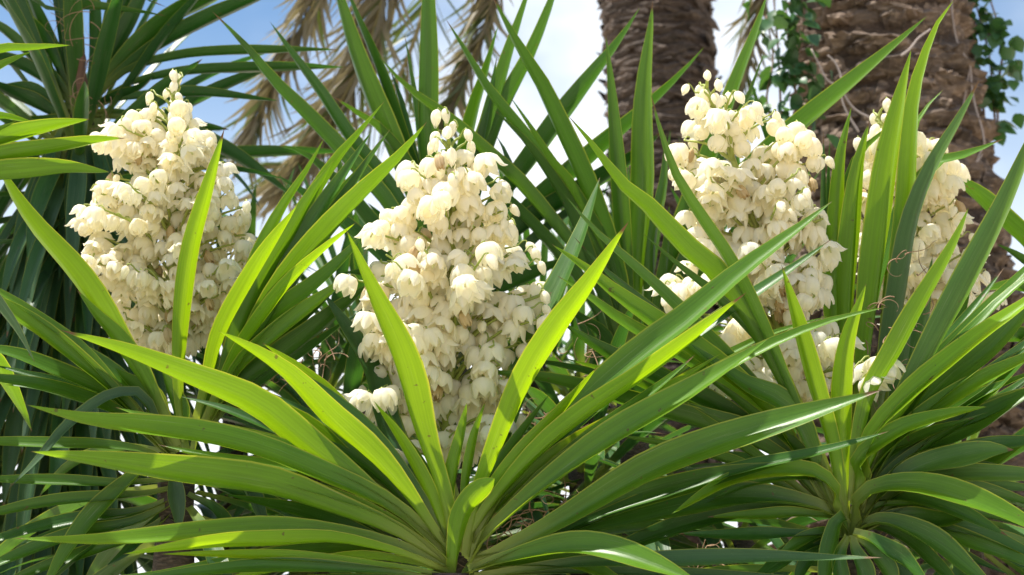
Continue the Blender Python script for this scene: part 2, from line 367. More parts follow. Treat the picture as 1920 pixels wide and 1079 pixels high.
# ---------------------------------------------------------------- flowers
def flower_mesh(kind, seed):
    r = random.Random(seed); V = []; F = []; uv = []; mi = []
    NS, NU = 7, 5
    # profile: (radius, height below the stem), mm
    prof = {'bud': [(1.5, 0), (8.0, -5), (10.5, -14), (8.8, -24), (4.6, -32), (0.8, -37)],
            'globe': [(2, 0), (14, -3.5), (21.5, -14), (21.5, -27), (15, -38), (6, -44)],
            'bell': [(2, 0), (17, -3), (25, -12), (27, -24), (25.5, -35), (22, -44)],
            'open': [(2, 0), (17, -3), (25.5, -11), (29, -22), (31, -33), (35, -40)],
            'wide': [(2, 0), (18, -2.5), (27, -9), (32, -18), (36, -27), (41, -32)],
            'wilt': [(1.5, 0), (7, -6), (11, -16), (10, -27), (8, -36), (4, -42)]}[kind]
    for t in range(6):
        outer = t % 2 == 0
        az = t * math.pi / 3 + r.uniform(-0.08, 0.08)
        ks = 1.0 if outer else 0.87
        openk = r.uniform(-0.16, 0.2) if kind not in ('bud',) else 0
        curl = r.uniform(-0.3, 1.1) if kind != 'bell' else r.uniform(-0.3, 0.6) if kind in ('open', 'wide', 'bell') else 0
        pr = [Vector((a, b, 0)) for a, b in prof]; pl = catmull(pr, NS); b0 = len(V)
        for i, pp in enumerate(pl):
            s = i / NS
            rad = pp.x * ks * (1 + openk * s * s); z = pp.y * (1 + 0.06 * (not outer))
            if s > 0.7: rad += curl * 14 * (s - 0.7); z += max(0, curl) * 22 * (s - 0.7)
            hw = {'bud': 0.62}.get(kind, 0.74) * (1 if outer else 0.92)
            tap = min(1, 0.55 + 1.3 * s) if s < 0.35 else max(0.05, 1 - ((s - 0.35) / 0.65) ** 2.8)
            if kind == 'bud': tap = 1.0 if s < 0.8 else 1 - 3 * (s - 0.8)
            for j in range(NU):
                u = j / (NU - 1) * 2 - 1
                a = az + u * hw * tap * (1 if kind == 'bud' else (1 if s < 0.5 else 26 / max(24.0, rad)))
                rr = rad * (1 - 0.10 * u * u * (0 if kind == 'bud' else 1)) + (0.9 if kind == 'bud' and j == 2 else 0) + (r.uniform(-1, 1) if kind == 'wilt' else r.uniform(-0.35, 0.35))
                if kind != 'bud' and s > 0.25: rr += 2.2 * (1 - abs(u)) * (1 if j == 2 else 0.5)
                V.append(Vector((math.cos(a) * rr, math.sin(a) * rr, z)) * 0.001); uv.append((u * 0.5 + 0.5, s))
        for i in range(NS):
            for j in range(NU - 1):
                F.append((b0 + i * NU + j, b0 + (i + 1) * NU + j, b0 + (i + 1) * NU + j + 1, b0 + i * NU + j + 1)); mi.append(0)
    if kind in ('open', 'wide', 'bell'):
        nf = len(F); tube(V, F, [Vector((0, 0, -0.004)), Vector((0, 0, -0.014)), Vector((0, 0, -0.027))], lambda s: 0.004 * (1 - 0.5 * s), 6)
        uv += [(0.5, 0.5)] * (len(V) - len(uv)); mi += [1] * (len(F) - nf)
    return mesh('flower_' + kind, V, F, [M['wilt'] if kind == 'wilt' else M['petal'], M['pistil']], uv, True, mi)
FL = {k: [flower_mesh(k, 10 * i + len(k)) for i in range(n)] for k, n in (('bud', 2), ('globe', 3), ('bell', 4), ('open', 4), ('wide', 3), ('wilt', 2))}

def spike(plant, stalk_px, env, d, base3, nmax=290, name='flower_spike', fs=1.0, step=36, gaps=(), seed=1, extra=(), squash=0.85, nb=5):
    """panicle: stalk pixels from top to foot, env = [(y, x_left, x_right)] outline"""
    r = random.Random(seed)
    st = [P(x, y, d) for x, y in stalk_px] + ([Vector(base3)] if base3 is not None else [])
    st = catmull(st, 40)
    V = []; F = []
    tube(V, F, st, lambda s: 0.0035 + 0.0085 * min(1, s * 1.6), 8)
    def at_y(y):
        best = min(st, key=lambda p: abs(proj(p)[1] - y)); return best
    def ext(y):
        for (y0, l0, r0), (y1, l1, r1) in zip(env, env[1:]):
            if y0 <= y <= y1:
                k = (y - y0) / (y1 - y0); return l0 + (l1 - l0) * k, r0 + (r1 - r0) * k
        return None
    flowers = []; todo = []
    y = env[0][0] + 6; ang = r.uniform(0, 6)
    sx = 1
    while y < env[-1][0]:
        e = ext(y)
        if e is None: break
        frac = (y - env[0][0]) / (env[-1][0] - env[0][0])
        nbr = 2 if frac < 0.05 else (3 if frac < 0.15 else nb)
        c = at_y(y); cx, cy_ = proj(c)
        ang += 1.1
        for k in range(nbr):
            a = ang + k * 2 * math.pi / nbr + r.uniform(-0.35, 0.35)
            if k < 2 and nbr > 3: a = k * math.pi + r.uniform(-0.4, 0.4)
            ca, sa = math.cos(a), math.sin(a)
            hx = (e[1] - cx) if ca > 0 else (cx - e[0])
            if hx < 4: hx = 4
            rm = (e[1] - e[0]) / 2 / FPX * d
            ln = r.uniform(0.86, 1.03)
            xo = ca * max(0.012, hx / FPX * d * ln - 0.017 * fs); yo = sa * rm * squash * ln
            rise = (0.35 + 0.25 * r.random()) * math.hypot(xo, yo)
            ay = min(y + rise * FPX / d, stalk_px[-1][1])
            s0 = at_y(ay)
            yend = y - (0 if frac < 0.15 else 12) - r.uniform(0, 14)
            end = P(cx + xo * FPX / d, yend, d) + Vector((0, yo, 0))
            midp = s0.lerp(end, 0.5) + Vector((0, 0, 0.12 * (end - s0).length))
            br = catmull([s0, midp, end], 8)
            tube(V, F, br, lambda s: 0.0042 - 0.0024 * s, 5)
            bl = (end - s0).length; nf = max(1, int(bl / 0.020))
            for q in range(nf):
                s = 1 - q / max(1, nf) * 0.88
                i = s * 8; i0 = min(7, int(i)); bp_ = br[i0].lerp(br[i0 + 1], i - i0)
                todo.append((bp_, end - s0, s, frac, q))
        y += step * (0.65 if frac < 0.15 else 1)
    for ex, ey, ed, en in extra:                       # loose low side branches
        e3 = P(ex, ey, ed); s0 = at_y(min(ey + 30, stalk_px[-1][1])); br = catmull([s0, s0.lerp(e3, 0.55) + Vector((0, 0, 0.02)), e3], 8)
        tube(V, F, br, lambda s: 0.0042 - 0.0024 * s, 5)
        for q in range(en * 2): todo.append((e3 + Vector((r.gauss(0, .016), r.gauss(0, .016), r.gauss(0, .012))), e3 - s0, 0.9, 0.5, 0))
    # terminal buds
    for k in range(4):
        p = st[1 + k]; a = r.uniform(0, 6.3)
        todo.append((p, Vector((math.cos(a), math.sin(a), 0.2)), 1.0, 0.0, 0))
    r.shuffle(todo); todo.sort(key=lambda t: t[4] > 0)
    placed = []; res = []
    for bp_, dr, s, frac, q in todo:
        if len(res) >= nmax: break
        a = r.uniform(0, 6.3); o = Vector((math.cos(a), math.sin(a), r.uniform(-0.1, 0.7)))
        o = (o + dr.normalized() * 0.5).normalized()
        top = frac < 0.13
        pl = r.uniform(0.012, 0.022)
        ft = bp_ + o * pl
        px, py = proj(ft)
        if any(x0 < px < x1 and y0 < py + 15 < y1 for x0, y0, x1, y1 in gaps): continue
        kd = 'bud' if (top or (s > 0.96 and r.random() < 0.35)) else r.choices(['bud', 'globe', 'bell', 'open', 'wide', 'wilt'], [0.06, 0.14, 0.38, 0.36, 0.06, 0.03 + (0.10 if s < 0.4 and frac > 0.55 else 0)])[0]
        if frac < 0.3 and kd in ('wide', 'open') and r.random() < 0.7: kd = 'globe'
        md = (0.020 if kd == 'bud' else 0.0265) * fs
        c = ft + Vector((0, 0, -0.02 * fs))
        if any((c - k).length < 0.5 * (md + m2) for k, m2 in placed): continue
        placed.append((c, md)); res.append((ft, bp_, o, kd))
    for ft, bp_, o, kd in res:
        tube(V, F, catmull([bp_, bp_.lerp(ft, 0.55) + Vector((0, 0, 0.006)), ft + Vector((0, 0, 0.003)), ft - Vector((0, 0, 0.002))], 4), 0.0016, 4, False)
    org = Vector(st[-1])
    sp = obj(name, mesh(name, [v - org for v in V], F, M['stalk']), plant, org)
    res.sort(key=lambda t: t[0].y); BV = []; BF = []; BU = []; BM = []
    for i, (ft, bp_, o, kd) in enumerate(res):
        if i >= 298:                                   # the blooms on the far side, past the nearest 298
            me = r.choice(FL[kd]); b0 = len(BV); rot = Matrix.Rotation(r.uniform(0, 6.3), 3, 'Z'); s = fs * r.uniform(0.84, 1.1)
            BV += [rot @ (v.co * s) + ft - org for v in me.vertices]; BF += [tuple(b0 + q for q in p.vertices) for p in me.polygons]; BM += [p.material_index for p in me.polygons]
            uvv = [(0.5, 0.5)] * len(me.vertices); ul = me.uv_layers[0].data
            for lp in me.loops: uvv[lp.vertex_index] = tuple(ul[lp.index].uv)
            BU += uvv; continue
        f = obj({'bud': 'flower_bud', 'wilt': 'wilted_flower'}.get(kd, 'flower'), r.choice(FL[kd]), sp, ft)
        out_ = Vector((o.x, o.y, 0)) * r.uniform(0.0, 0.75) + Vector((r.uniform(-0.22, 0.22), r.uniform(-0.22, 0.22), 1)).normalized()
        up = (Vector((-o.x, -o.y, 0)) * r.uniform(0, 0.8) + Vector((r.uniform(-0.2, 0.2), r.uniform(-0.2, 0.2), 1))).normalized()
        f.rotation_euler = (up.to_track_quat('Z', 'Y') @ Matrix.Rotation(r.uniform(0, 6.3), 3, 'Z').to_quaternion()).to_euler()
        s = fs * r.uniform(0.84, 1.1); f.scale = (s, s, s * r.uniform(0.92, 1.1))
    if BV: obj('far_flowers', mesh('far_flowers', BV, BF, [M['petal'], M['pistil']], BU, True, BM), sp, org)['kind'] = 'stuff'
    return sp
def proj(p):
    r = p - CAM; d = r.dot(Fw)
    return 960 + r.dot(Rt) / d * FPX, 539.5 - r.dot(Up) / d * FPX
def fibres(plant, spots, n, size=0.03):
    for (px, py, d) in spots:
        V = []; F = []; c = P(px, py, d)
        for _ in range(n):
            p = c + Vector((rnd.gauss(0, 0.02), rnd.gauss(0, 0.02), rnd.gauss(0, 0.02))); dr = Vector((rnd.gauss(0, 1), rnd.gauss(0, 1), rnd.gauss(0, 1))).normalized()
            ax = Vector((rnd.gauss(0, 1), rnd.gauss(0, 1), rnd.gauss(0, 1))).normalized(); pts = [p.copy()]; k = rnd.uniform(0.15, 0.55)
            for i in range(14):
                dr.rotate(Matrix.Rotation(k * (0.5 + i / 14), 3, ax)); p = p + dr * size * 0.16; pts.append(p.copy())
            tube(V, F, pts, lambda s: 0.0011 * (1.2 - s), 4, False)
        obj('dry_fibre', mesh('dry_fibre', [v - c for v in V], F, M['fiber']), plant, c)['kind'] = 'stuff'

# ---------------------------------------------------------------- ground
gm = mesh('ground', [(-600, -600, 0), (600, -600, 0), (600, 600, 0), (-600, 600, 0)], [(0, 1, 2, 3)], M['ground'])
g = obj('ground', gm); g['kind'] = 'structure'

# ---------------------------------------------------------------- palms
def bark_plate(seed, ragged):
    r = random.Random(seed); V = []; F = []
    nx, nz = 8, 4
    for i in range(nz + 1):
        v = i / nz * 2 - 1
        for j in range(nx + 1):
            u = j / nx * 2 - 1
            wx = 1 - 0.45 * abs(v) ** 2
            edge = max(abs(u), abs(v))
            h = 0.0 if edge > 0.99 else (0.8 + 0.2 * (1 - edge)) * (1 + r.uniform(-ragged, ragged)) * (1 + 0.45 * v) * (1 - 0.25 * abs(u))
            V.append((0.5 * u * wx + r.uniform(-.05, .05), h, 0.5 * (v + 0.3 * (u * u - 0.4)) + r.uniform(-.10, .10)))
    k = nx + 1
    for i in range(nz):
        for j in range(nx):
            a, b, c, d = i * k + j, i * k + j + 1, (i + 1) * k + j + 1, (i + 1) * k + j
            F += [(a, b, c), (a, c, d)] if r.random() < 0.5 else [(a, b, d), (b, c, d)]
    return V, F
def palm(label, Y, edges, mat, pw, ph, depth, nind, ragged, yvis):
    """edges = [(y, x_left, x_right)] of the trunk in the photo"""
    cs = []
    for y, a, b in edges:
        c = PY((a + b) / 2, y, Y); e = PY(b, y, Y); cs.append((c, (e - c).length))
    ztop = cs[0][0].z; zlow = cs[-1][0].z
    c0 = cs[-1][0]
    t = thing('palm_tree', label, 'palm', (c0.x, Y, 0), 'palms behind the yuccas')
    prof = [(Vector((c0.x, Y, -0.05)), cs[-1][1] * 1.12)] + list(reversed(cs))
    topc, topr = cs[0]; d = (cs[0][0] - cs[1][0]).normalized()
    prof.append((topc + d * 1.6, topr * 0.95))
    zs = [p.z for p, _ in prof]
    def at(z):
        for (p, a), (q, b) in zip(prof, prof[1:]):
            if p.z <= z <= q.z:
                k = (z - p.z) / max(1e-6, q.z - p.z); return p.lerp(q, k), a + (b - a) * k
        return prof[-1]
    V = []; F = []; n = 60
    pts = [at(zs[0] + (zs[-1] - zs[0]) * i / n) for i in range(n + 1)]
    tube(V, F, [p for p, _ in pts], lambda s: (pts[min(n, int(round(s * n)))][1] - depth * 0.75) * (1 + 0.02 * math.sin(s * 170)), 32)
    o0 = t.location; obj('trunk', mesh('trunk', [v - o0 for v in V], F, M['coreR']), t, o0)
    shapes = [bark_plate(s, ragged) for s in range(8)]
    meshes = [mesh('bark_plate', v, f, mat, None, False) for v, f in shapes]
    z = 0.05; row = 0; cand = []
    while z < zs[-1] - 0.05:
        c, rad = at(z); nn = int(2 * math.pi * rad / (pw * 0.93))
        for k in range(nn):
            a = 2 * math.pi * (k + 0.5 * (row % 2) + rnd.uniform(-0.3, 0.3)) / nn + row * 0.07
            cand.append((z + rnd.uniform(-0.4, 0.4) * ph, a, rnd.randrange(8)))
        z += ph * 0.72; row += 1
    def mtx(z, a, si, rr):
        c, rad = at(z); out_ = Vector((math.cos(a), math.sin(a), 0)); tang = Vector((-math.sin(a), math.cos(a), 0))
        m = Matrix((tang, out_, Vector((0, 0, 1)))).transposed().to_4x4()
        tilt = Matrix.Rotation(rr.uniform(-0.22, 0.22), 4, 'Y') @ Matrix.Rotation(-0.18 + rr.uniform(-0.12, 0.12), 4, 'X')
        s = Matrix.Diagonal((pw * rr.choice((0.45, 0.8, 1.1, 1.6)) * rr.uniform(0.85, 1.15), depth * rr.uniform(0.3, 1.6), ph * rr.uniform(0.6, 1.7), 1))
        m = m @ tilt @ s; m.translation = c + out_ * (rad - depth * 0.95); return m
    def score(cn):
        z, a, _ = cn; px, py = proj(at(z)[0]); fr = -math.sin(a)
        return (0 if fr > -0.15 and yvis[0] < py < yvis[1] else 1000) + abs(py - 0.5 * (yvis[0] + yvis[1])) * 0.02 - fr
    cand.sort(key=score)
    V = []; F = []
    for i, (z, a, si) in enumerate(cand):
        rr = random.Random(i * 7 + 3); m = mtx(z, a, si, rr)
        if i < nind and score((z, a, si)) < 900:
            o = obj('bark_plate', meshes[si], t); m2 = m.copy(); m2.translation = m.translation - o0; o.matrix_local = m2
        else:
            b0 = len(V); V += [m @ Vector(v) - o0 for v in shapes[si][0]]; F += [tuple(b0 + q for q in f) for f in shapes[si][1]]
    o = obj('bark', mesh('bark', V, F, mat, None, False), t, o0); o['kind'] = 'stuff'
    return t, prof[-1][0]
palmR, topR = palm('thick pale palm trunk with rough scaly bark and vines climbing its sides', 4.7,
             [(-40, 1488, 1790), (0, 1490, 1797), (150, 1494, 1826), (300, 1496, 1853), (480, 1486, 1888), (760, 1470, 1915), (1079, 1455, 1930)], M['barkR'], 0.14, 0.056, 0.036, 285, 0.28, (-60, 560))
palmL, topL = palm('slender dark palm trunk with fine ringed bark and dry hanging fronds', 6.0,
             [(-60, 1131, 1326), (0, 1131, 1329), (90, 1133, 1338), (200, 1141, 1343), (420, 1143, 1346), (1079, 1140, 1350)], M['barkL'], 0.19, 0.026, 0.011, 290, 0.2, (-60, 460))

# palm fronds hanging from the crown of the slender palm
def leaflet_geo(seed):
    r = random.Random(seed); n = 5; V = []; F = []; b = r.uniform(-0.11, 0.11); dr = r.uniform(0.0, 0.14)
    for i in range(n + 1):
        s = i / n; h = 0.5 * (0.55 + 0.9 * s - 1.4 * s * s) if i < n else 0.02
        z = -dr * s * s; x = b * s * s
        V += [(x - h * 0.026, s, z + 0.012 * h), (x, s, z), (x + h * 0.026, s, z + 0.012 * h)]
    for i in range(n):
        for j in range(2): F.append((i * 3 + j, i * 3 + j + 1, (i + 1) * 3 + j + 1, (i + 1) * 3 + j))
    return V, F
LGEO = [leaflet_geo(i) for i in range(6)]
LD = [mesh('leaflet', v, f, M['dryfrond']) for v, f in LGEO]; LG = [mesh('leaflet', v, f, M['greenfrond']) for v, f in LGEO]
def frond(px, d, n, lens, spread, green, start=0.35, seed=0, crown=None):
    r = random.Random(seed)
    pts = ([crown] if crown is not None else []) + [P(x, y, d) for x, y in px]
    C = catmull(pts, 60); org = C[0]
    V = []; F = []; tube(V, F, C, lambda s: 0.020 * (1 - s) + 0.004, 6)
    fr = obj('frond', mesh('frond', [v - org for v in V], F, M['rachis']), palmL, org)
    EV = []; EF = []; EM = []
    for i in range(n):
        s = start + (1 - start) * (i + 0.5 * r.random()) / n
        k = min(59, int(s * 60)); p = C[k].lerp(C[k + 1], s * 60 - k); T = (C[min(60, k + 2)] - C[max(0, k - 1)]).normalized()
        side = -1 if i % 2 else 1
        sv = T.cross(Fw).normalized()
        if (sv.x < 0) != (side < 0): sv = -sv
        u = i / n
        sp_ = spread[0 if side < 0 else 1] * (1.15 - 0.6 * u) * r.uniform(0.88, 1.12)
        dv = (T * math.cos(sp_) + sv * math.sin(sp_) + Vector((0, r.uniform(-0.35, 0.35), -0.08))).normalized()
        ln = lens[0 if side < 0 else 1] * r.uniform(0.8, 1.15) * (1 - 0.35 * u)
        g = r.random() < green; gi = r.randrange(6)
        rot = dv.to_track_quat('Y', 'Z') @ Matrix.Rotation(r.uniform(-1.2, 1.2), 3, 'Y').to_quaternion(); sx = r.uniform(0.7, 1.25)
        if i % 20 < 5:
            o = obj('leaflet', (LG if g else LD)[gi], fr, p); o.rotation_euler = rot.to_euler(); o.scale = (sx, ln, ln)
        else:
            m = Matrix.LocRotScale(p - org, rot, Vector((sx, ln, ln))); b0 = len(EV)
            EV += [m @ Vector(v) for v in LGEO[gi][0]]; EF += [tuple(b0 + q for q in f) for f in LGEO[gi][1]]; EM += [1 if g else 0] * len(LGEO[gi][1])
    o = obj('leaflet_fringe', mesh('leaflet_fringe', EV, EF, [M['dryfrond'], M['greenfrond']], None, True, EM), fr, org); o['kind'] = 'stuff'
cr = topL + Vector((0, 0, 0.1))
frond([(760, -500), (650, -170), (600, -20), (545, 90), (500, 180), (462, 275)], 5.3, 280, (0.34, 0.30), (0.55, 0.5), 0.1, 0.52, 3, cr)
frond([(860, -420), (755, -150), (722, -20), (690, 90), (640, 190), (585, 285), (530, 350)], 5.4, 360, (0.46, 0.34), (0.62, 0.45), 0.12, 0.50, 4, cr)
frond([(1020, -450), (955, -150), (930, -30), (905, 60), (872, 140), (832, 235)], 5.5, 280, (0.34, 0.22), (0.75, 0.4), 0.3, 0.52, 5, cr)
frond([(1440, -480), (1450, -180), (1432, -40), (1412, 60), (1392, 150), (1376, 250)], 5.6, 190, (0.30, 0.26), (0.55, 0.45), 0.35, 0.55, 6, cr)
frond([(860, -300), (800, 0), (730, 180), (650, 270), (560, 310), (470, 318)], 5.9, 60, (0.40, 0.34), (0.6, 0.55), 0.85, 0.66, 8, cr)

# ---------------------------------------------------------------- climbing vines on the thick palm
def vine_leaf_mesh(seed):
    r = random.Random(seed); pr = [(0, 0), (.30, .12), (.44, .34), (.40, .55), (.22, .80), (0, 1.0)]
    V = []; F = []
    for i, (h, y) in enumerate(pr):
        z = -0.18 * y * y + 0.02
        V += [(-h * r.uniform(.85, 1.1), y + r.uniform(-.03, .03), z + 0.22 * h), (0, y, z), (h * r.uniform(.85, 1.1), y, z + 0.22 * h)]
    for i in range(len(pr) - 1):
        for j in range(2): F.append((i * 3 + j, i * 3 + j + 1, (i + 1) * 3 + j + 1, (i + 1) * 3 + j))
    return mesh('vine_leaf', V, F, M['vineleaf'])
VL = [vine_leaf_mesh(i) for i in range(5)]
def vine(label, stems, Y, nleaf, spread, size, seed, mat='vinestem', rad=0.004):
    r = random.Random(seed)
    b = PY(stems[0][-1][0], stems[0][-1][1], Y)
    t = thing('climbing_vine', label, 'vine', b)
    for st in stems:
        C = catmull([PY(p[0], p[1], Y + (p[2] if len(p) > 2 else 0)) + Vector((r.uniform(-.008, .008), 0, 0)) for p in st], 24); o0 = C[0].copy()
        V = []; F = []; tube(V, F, C, lambda s: rad * (0.6 + 0.6 * s), 5)
        stem = obj('stem', mesh('stem', [v - o0 for v in V], F, M[mat]), t, o0)
        k = int(nleaf / len(stems))
        for i in range(k):
            p = C[r.randrange(25)] + Vector((r.gauss(0, spread), r.gauss(-0.02, spread * 0.6), r.gauss(0, spread * 0.7)))
            for q in range(r.choice((1, 2, 3))):
                o = obj('leaf', r.choice(VL), t, p + Vector((r.gauss(0, .012), r.gauss(0, .012), r.gauss(0, .012))))
                s = size * r.uniform(0.6, 1.25); o.scale = (s, s, s)
                dv = Vector((r.gauss(0, .8), r.gauss(-0.2, .6), r.uniform(-1.3, 0.1))).normalized()
                o.rotation_euler = (dv.to_track_quat('Y', 'Z') @ Matrix.Rotation(r.uniform(-0.9, 0.9), 3, 'Y').to_quaternion()).to_euler()
    return t
vine('leafy green vine trailing down the right edge of the thick palm against blue sky', [
    [(1820, -30), (1838, 40), (1852, 110), (1862, 180), (1868, 250)], [(1850, -30), (1870, 40), (1880, 90), (1872, 140)],
    [(1800, -20), (1822, 70), (1835, 150), (1846, 215)], [(1800, 20), (1850, 60), (1872, 75)], [(1830, 140), (1850, 160), (1865, 200), (1868, 245)]], 4.62, 75, 0.024, 0.056, 11)
vine('leafy green vine hanging in the gap beside the left edge of the thick palm', [
    [(1448, -30), (1455, 60), (1460, 140), (1468, 230)], [(1475, -30), (1480, 60), (1490, 130), (1496, 190)],
    [(1500, -30), (1512, 40), (1500, 110), (1512, 170)], [(1440, 30), (1450, 110), (1440, 190), (1455, 250)], [(1505, 200), (1490, 235), (1470, 250)]], 4.42, 90, 0.042, 0.054, 12)
def bare_vine(label, stems, Y, seed):
    r = random.Random(seed); b = PY(stems[0][-1][0], stems[0][-1][1], Y); t = thing('bare_vine', label, 'vine', b)
    for st in stems:
        C = catmull([PY(x, y, Y) for x, y in st], 20); o0 = C[0].copy(); V = []; F = []
        tube(V, F, C, lambda s: 0.0036 * (0.7 + 0.4 * s), 6); obj('stem', mesh('stem', [v - o0 for v in V], F, M['greystem']), t, o0)
bare_vine('bare grey vine stems forking across the front of the thick palm trunk', [
    [(1521, 92), (1535, 120), (1552, 152), (1573, 163), (1600, 203), (1640, 226)], [(1552, 104), (1566, 118), (1577, 145), (1573, 163)], [(1573, 163), (1585, 205), (1610, 248)],
    [(1745, 55), (1722, 72), (1706, 92), (1690, 105)]], 4.28, 1)
bare_vine('bare grey vine stems running down the right flank of the thick palm', [
    [(1784, -10), (1787, 40), (1798, 88), (1818, 120), (1822, 165), (1830, 205), (1842, 245), (1846, 275)], [(1818, 130), (1800, 240), (1806, 275), (1812, 310), (1800, 350)],
    [(1846, 270), (1832, 300), (1822, 330), (1828, 355)], [(1842, 290), (1825, 315), (1812, 345)]], 4.45, 2)

# ---------------------------------------------------------------- yuccas: leaves traced from the photo, base to tip
def rosette(plant, b, n, lo, hi, L0, W, tone, wax=0.0, droop=0.5, azr=(0, 2 * math.pi), h=0.22):
    for i in range(n):
        az = azr[0] + (azr[1] - azr[0]) * ((i * 0.618034) % 1.0) + rnd.uniform(-0.1, 0.1)
        k = (i + rnd.random()) / n; el = lo + (hi - lo) * k
        bb = Vector(b) + Vector((math.cos(az) * 0.035, math.sin(az) * 0.035, -h * (1 - k)))
        nat_leaf(plant, bb, az, el, L0 * rnd.uniform(0.82, 1.1), W * rnd.uniform(0.85, 1.1), droop * rnd.uniform(0.6, 1.4), tone + rnd.uniform(-0.08, 0.08), wax)
def lv(plant, d, tone, rows, wax=0.0, **kw):
    for r in rows:
        k = dict(kw); pts, wpx = r[0], r[1]; f = r[2] if len(r) > 2 else 0.0
        t = r[3] if len(r) > 3 and r[3] is not None else tone
        if len(r) > 4: k.update(r[4])
        wx = k.pop('wax', wax); dd = k.pop('d', d)
        if k.get('side') == 'auto':
            dx, dy = pts[-1][0] - pts[0][0], pts[-1][1] - pts[0][1]
            k['side'] = 'a' if abs(dx) > 0.75 * abs(dy) and f > -0.06 else None
        t *= k.pop('aged', 1.0); comp = k.pop('company', 0)  # lowers leaf tone, painting shade into the rosettes E, G1 and G2
        leaf(plant, pts, wpx, dd, f, t, wx, **k)
        if comp and len(pts) > 4 and wpx > 30 and abs(pts[-1][0] - pts[0][0]) > 0.7 * abs(pts[-1][1] - pts[0][1]):         # a narrower neighbour from the next turn of the rosette
            an = R(rnd.choice((-1, 1)) * rnd.uniform(3.0, 6.0)); sc_ = rnd.uniform(0.72, 0.95); x0, y0 = pts[0]
            q = [(x0 + sc_ * ((x - x0) * math.cos(an) - (y - y0) * math.sin(an)), y0 + sc_ * ((x - x0) * math.sin(an) + (y - y0) * math.cos(an))) for x, y in pts]
            leaf(plant, q, wpx * rnd.uniform(0.6, 0.8), dd + 0.02, f - 0.16, max(0.15, t - rnd.uniform(0.05, 0.3)), wx, **k)

